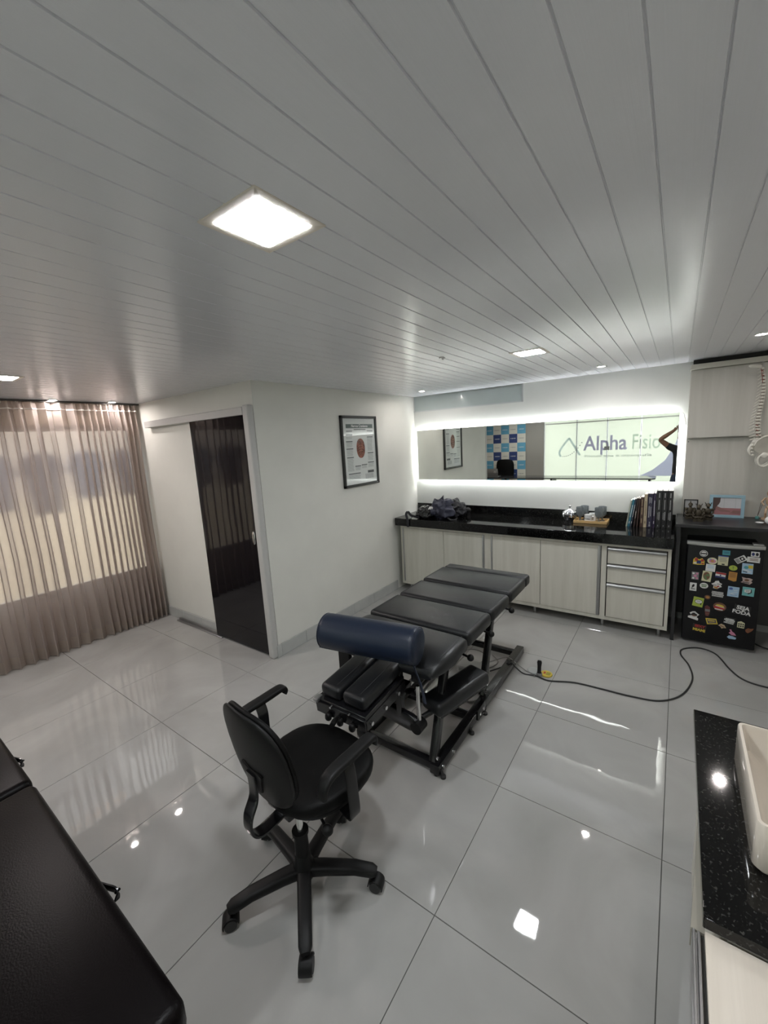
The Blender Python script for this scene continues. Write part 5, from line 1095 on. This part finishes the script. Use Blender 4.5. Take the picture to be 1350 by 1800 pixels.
M_bn, M_bl = mat('banner_navy', (.025, .05, .17), .6), mat('banner_sky', (.12, .36, .52), .6); lo = mat('banner_logo_grey', (.28, .28, .28), .6)
cw = .2245; chh = .242
for i in range(6):
    for j in range(9):
        x1_ = -.56 - cw * i; x0_ = max(x1_ - cw, -1.90); z1_ = 1.99 + .12 - chh * (j); z0_ = z1_ - chh
        if z0_ < .1: continue
        k = (i + j) % 2; side = None
        if i % 2 == 0 and j % 2 == 0: side = M_bl
        if i % 2 == 1 and j % 2 == 1: side = M_bn
        if side:
            bm = bmesh.new(); box(bm, x0_, x1_, YF + .036, YF + .0368, z0_, z1_); obj('banner_square', bm, side, bn, False)
        bm = bmesh.new(); zz = (z0_ + z1_) / 2
        for q, ww in ((-.06, .016), (-.03, .012), (-.008, .02), (.028, .022), (.058, .014)): box(bm, (x0_ + x1_) / 2 + q - ww / 2, (x0_ + x1_) / 2 + q + ww / 2, YF + .0368, YF + .0372, zz - .011, zz + .011)
        obj('banner_logo', bm, M_white if side else lo, bn, False)
bm = bmesh.new(); cyl(bm, (-1.92, YF + .033, 2.16), (-.54, YF + .033, 2.16), .014, n=12); obj('top_rod', bm, M_alu, bn)
for x in (-1.85, -.60): bm = bmesh.new(); box(bm, x - .02, x + .02, YF + .012, YF + .20, .0, .03, .004, 1); box(bm, x - .012, x + .012, YF + .012, YF + .028, .03, 2.16); obj('stand', bm, M_alu, bn, False)
od = thing('office_desk', 'long dark glossy office desk in front of the banner', 'desk', (.2, -3.6, 0))
bm = bmesh.new(); loft(bm, [rrect(-1.80, 2.45, -3.92, -3.30, .12, .735), rrect(-1.80, 2.45, -3.92, -3.30, .12, .760)]); obj('desk_top', bm, mat('dark_desk_gloss', (.03, .03, .032), .05), od, True, 40)
for x in (-1.7, .3, 2.32): bm = bmesh.new(); box(bm, x, x + .04, -3.85, -3.38, 0, .735, .002, 1); obj('leg_panel', bm, M_desk, od)
ch = thing('desk_chair', 'black high back office chair standing behind the office desk', 'chair', (-1.08, -4.02, 0))
bm = bmesh.new(); superell(bm, (-1.08, -4.10, .92), (.245, .045, .27), .5, .5, 32, 16, None, lambda v: Vector((v.x, v.y - .6 * v.x * v.x, v.z))); obj('backrest', bm, M_seat, ch, True, 70)
bm = bmesh.new(); superell(bm, (-1.08, -3.92, .48), (.24, .20, .045), .5, .7, 32, 12); obj('seat', bm, M_seat, ch, True, 70)
bm = bmesh.new(); cyl(bm, (-1.08, -3.95, .10), (-1.08, -3.95, .44), .025, n=14); sweep(bm, smooth([(-1.08, -3.98, .42), (-1.08, -4.15, .43), (-1.08, -4.16, .62), (-1.08, -4.155, .75)], 4), .05, .014, (1, 0, 0), .4); obj('column', bm, M_black, ch)
for k in range(5):
    a = math.radians(10 + 72 * k); bm = bmesh.new(); sweep(bm, [(-1.08 + .02 * math.cos(a), -3.95 + .02 * math.sin(a), .10), (-1.08 + .27 * math.cos(a), -3.95 + .27 * math.sin(a), .07)], [.05, .035], [.035, .02], (-math.sin(a), math.cos(a), 0), .5); ball(bm, (-1.08 + .27 * math.cos(a), -3.95 + .27 * math.sin(a), .028), .027, 12); obj('base_spoke', bm, M_black, ch)
lp = thing('laptop', 'open silver laptop with round emblem on the office desk', 'laptop', (-1.21, -3.52, .76))
bm = bmesh.new(); box(bm, -1.36, -1.06, -3.74, -3.53, .761, .775, .004, 2); obj('keyboard_base', bm, M_alu, lp)
Ml = Matrix.Translation((-1.21, -3.53, .770)) @ Matrix.Rotation(math.radians(-12), 4, 'X')
bm = bmesh.new(); box(bm, -.15, .15, -.004, .004, 0, .215, .003, 2, Ml); sc = obj('screen_lid', bm, mat('laptop_silver', (.30, .30, .30), .35, .6), lp)
bm = bmesh.new(); n_ = 24; poly(bm, [Ml @ Vector((.07 + .028 * math.cos(2 * PI * i / n_), .0042, .125 + .028 * math.sin(2 * PI * i / n_))) for i in range(n_)], Ml.to_3x3() @ Vector((0, .001, 0))); em = obj('emblem', bm, M_white, sc, False)
bm = bmesh.new()
for a in (.3, 2.4, 4.5): poly(bm, [Ml @ Vector((.07 + .014 * math.cos(a) + .008 * math.cos(2 * PI * i / 10), .0053, .125 + .014 * math.sin(a) + .008 * math.sin(2 * PI * i / 10))) for i in range(10)], Ml.to_3x3() @ Vector((0, .0005, 0)))
obj('emblem_mark', bm, M_black, em, False)

# ------------------------------------------------------------------ the photographer, glimpsed at the right end of the mirror
def skinned(name, joints, chains, mt, parent, sub=2):
    idx = {}; co = []; rad = []; ed = set()
    for n, (p, r) in joints.items(): idx[n] = len(co); co.append(Vector(p) - origin_of(parent)); rad.append(r)
    for ch_ in chains:
        for a, b in zip(ch_[:-1], ch_[1:]): ed.add((idx[a], idx[b]))
    me = bpy.data.meshes.new(name); me.from_pydata(co, sorted(ed), []); me.materials.append(mt)
    o = bpy.data.objects.new(name, me); C.objects.link(o); o.parent = parent
    md = o.modifiers.new('skin', 'SKIN'); md.use_smooth_shade = True
    if not me.skin_vertices: me.attributes
    for i, r in enumerate(rad):
        sv = me.skin_vertices[0].data[i]; sv.radius = r if isinstance(r, tuple) else (r, r); sv.use_root = (i == 0)
    s2 = o.modifiers.new('sub', 'SUBSURF'); s2.levels = sub; s2.render_levels = sub
    return o
pe = thing('person', 'man in black tee shirt and jeans holding a phone up with both hands', 'person', (2.88, -2.52, 0))
M_skin = mat('brown_skin', (.20, .105, .065), .5); M_tee = mat('black_cotton', (.012, .012, .014), .85); M_jean = mat('dark_denim', (.03, .04, .07), .85)
px0 = 2.88
J = {'pelvis': ((px0, -2.52, .95), (.112, .085)), 'waist': ((px0, -2.52, 1.08), (.125, .09)), 'chest': ((px0, -2.50, 1.30), (.15, .105)), 'neck0': ((px0, -2.49, 1.47), (.07, .07)), 'neck': ((px0, -2.48, 1.52), .056),
     'jaw': ((px0, -2.455, 1.572), (.066, .075)), 'head': ((px0, -2.47, 1.635), (.080, .094)), 'crown': ((px0, -2.475, 1.695), (.068, .082))}
for s, nm in ((-1, 'l'), (1, 'r')):
    el = (px0 + s * .36, -2.39, 1.60) if s < 0 else (px0 + s * .30, -2.36, 1.55)
    wr = (2.740, -2.262, 1.765) if s < 0 else (2.915, -2.262, 1.745)
    J.update({'clav' + nm: ((px0 + s * .09, -2.49, 1.43), .07), 'sho' + nm: ((px0 + s * .185, -2.48, 1.44), .060), 'upa' + nm: ((px0 + s * .27, -2.44, 1.52), .053), 'elb' + nm: (el, .043), 'fore' + nm: (tuple((Vector(el) * .6 + Vector(wr) * .4)), .042), 'wri' + nm: (wr, .026),
              'palm' + nm: ((wr[0] + (-s) * .028, -2.235, wr[2] + .045), (.036, .015)),
              'hip' + nm: ((px0 + s * .090, -2.52, .84), .072), 'kne' + nm: ((px0 + s * .115, -2.50, .49), .060), 'calf' + nm: ((px0 + s * .12, -2.515, .35), .056), 'ank' + nm: ((px0 + s * .125, -2.52, .09), .038), 'toe' + nm: ((px0 + s * .14, -2.40, .05), (.040, .03))})
ch_ = [['pelvis', 'waist', 'chest', 'neck0', 'neck', 'jaw', 'head', 'crown']]
for nm in 'lr': ch_ += [['chest', 'clav' + nm, 'sho' + nm, 'upa' + nm, 'elb' + nm, 'fore' + nm, 'wri' + nm, 'palm' + nm], ['pelvis', 'hip' + nm, 'kne' + nm, 'calf' + nm, 'ank' + nm, 'toe' + nm]]
bd = skinned('body', J, ch_, M_skin, pe)
# fingers curl round the phone edges
for s, nm in ((-1, 'l'), (1, 'r')):
    pc_ = Vector(J['palm' + nm][0]); ex = 2.790 if s < 0 else 2.868
    for k in range(4):
        z = pc_.z + .030 - .018 * k; F = {'a': ((pc_.x - s * .005, -2.236, pc_.z + .012 - .010 * k), .0085), 'b': ((ex + s * .016, -2.222, z), .0080), 'c': ((ex + s * .014, -2.200, z + .002), .0074), 'd': ((ex - s * (.004 + .002 * (k % 2)), -2.198, z + .001), .0066)}
        skinned('finger', F, [['a', 'b', 'c', 'd']], M_skin, bd, 1)
    F = {'a': ((pc_.x, -2.240, pc_.z - .022), .0115), 'b': ((ex + s * .020, -2.245, pc_.z - .010), .010), 'c': ((ex - s * .006, -2.232, pc_.z + .008), .009), 'd': ((ex - s * .018, -2.224, pc_.z + .020), .008)}
    skinned('thumb', F, [['a', 'b', 'c', 'd']], M_skin, bd, 1)
q = lambda n: J[n][0]
T = {'chest': (q('chest'), (.165, .118)), 'waist': (q('waist'), (.150, .112)), 'hem': ((px0, -2.52, .83), (.172, .132)), 'neck0': ((px0, -2.49, 1.455), (.075, .078))}
tc_ = [['hem', 'waist', 'chest', 'neck0']]
for nm, s in (('l', -1), ('r', 1)):
    T.update({'clav' + nm: (q('clav' + nm), .082), 'sho' + nm: (q('sho' + nm), .074), 'slv' + nm: (q('upa' + nm), .060)}); tc_.append(['chest', 'clav' + nm, 'sho' + nm, 'slv' + nm])
skinned('tee_shirt', T, tc_, M_tee, pe)
Jn = {'top': ((px0, -2.52, 1.02), (.132, .105)), 'pelvis': ((px0, -2.52, .94), (.140, .108))}; jc = [['top', 'pelvis']]
for nm in 'lr':
    Jn.update({'hip' + nm: ((q('hip' + nm)[0], -2.52, .80), .092), 'kne' + nm: (q('kne' + nm), .075), 'cuff' + nm: ((q('ank' + nm)[0], -2.52, .10), .062)}); jc.append(['pelvis', 'hip' + nm, 'kne' + nm, 'cuff' + nm])
skinned('jeans', Jn, jc, M_jean, pe)
for s in (-1, 1):
    bm = bmesh.new(); superell(bm, (px0 + s * .13, -2.455, .045), (.045, .135, .045), .6, .8, 24, 10)
    for v in bm.verts: v.co.z = max(.0, v.co.z - (.012 if v.co.y > -2.42 and v.co.z > .05 else 0))
    obj('shoe', bm, M_black, pe, True, 60)
    bm = bmesh.new(); superell(bm, (px0 + s * .078, -2.470, 1.622), (.010, .018, .030), .8, .9, 12, 8); obj('ear', bm, M_skin, bd, True, 60)
    bm = bmesh.new(); ball(bm, (px0 + s * .031, -2.394, 1.632), .0120, 12); ey = obj('eye', bm, M_cer, bd)
    bm = bmesh.new(); ball(bm, (px0 + s * .031, -2.3845, 1.632), .0055, 10, (1, .5, 1)); obj('iris', bm, M_black, bd)
    bm = bmesh.new(); superell(bm, (px0 + s * .031, -2.386, 1.652), (.020, .007, .004), 1, 1, 12, 6); obj('eyebrow', bm, M_black, bd)
bm = bmesh.new(); superell(bm, (px0, -2.380, 1.608), (.013, .018, .024), .9, .9, 14, 10); obj('nose', bm, M_skin, bd)
bm = bmesh.new(); superell(bm, (px0, -2.384, 1.574), (.024, .007, .007), 1, 1, 16, 8); obj('mouth', bm, mat('lip', (.22, .08, .06), .5), bd)
bm = bmesh.new(); superell(bm, (px0, -2.488, 1.672), (.086, .098, .070), .9, .9, 28, 14, None, lambda v: Vector((v.x, v.y, v.z + (.02 if v.y > .03 else 0)))); obj('hair', bm, mat('black_hair', (.012, .010, .009), .7, bump=.8, bscale=300), bd, True, 80)
pn = thing('phone', 'dark smartphone held up by the man in black', 'phone', (2.829, -2.19, 1.715))
bm = bmesh.new(); box(bm, 2.792, 2.866, -2.196, -2.188, 1.712, 1.866, .003, 3); obj('phone_case', bm, mat('graphite', (.05, .05, .055), .3), pn)
bm = bmesh.new(); box(bm, 2.802, 2.838, -2.188, -2.185, 1.828, 1.862, .001, 1); cb_ = obj('camera_bump', bm, M_black, pn)
for x, z in ((2.811, 1.836), (2.811, 1.853)): bm = bmesh.new(); cyl(bm, (x, -2.186, z), (x, -2.183, z), .006, n=16); obj('lens', bm, M_blackglass, cb_)
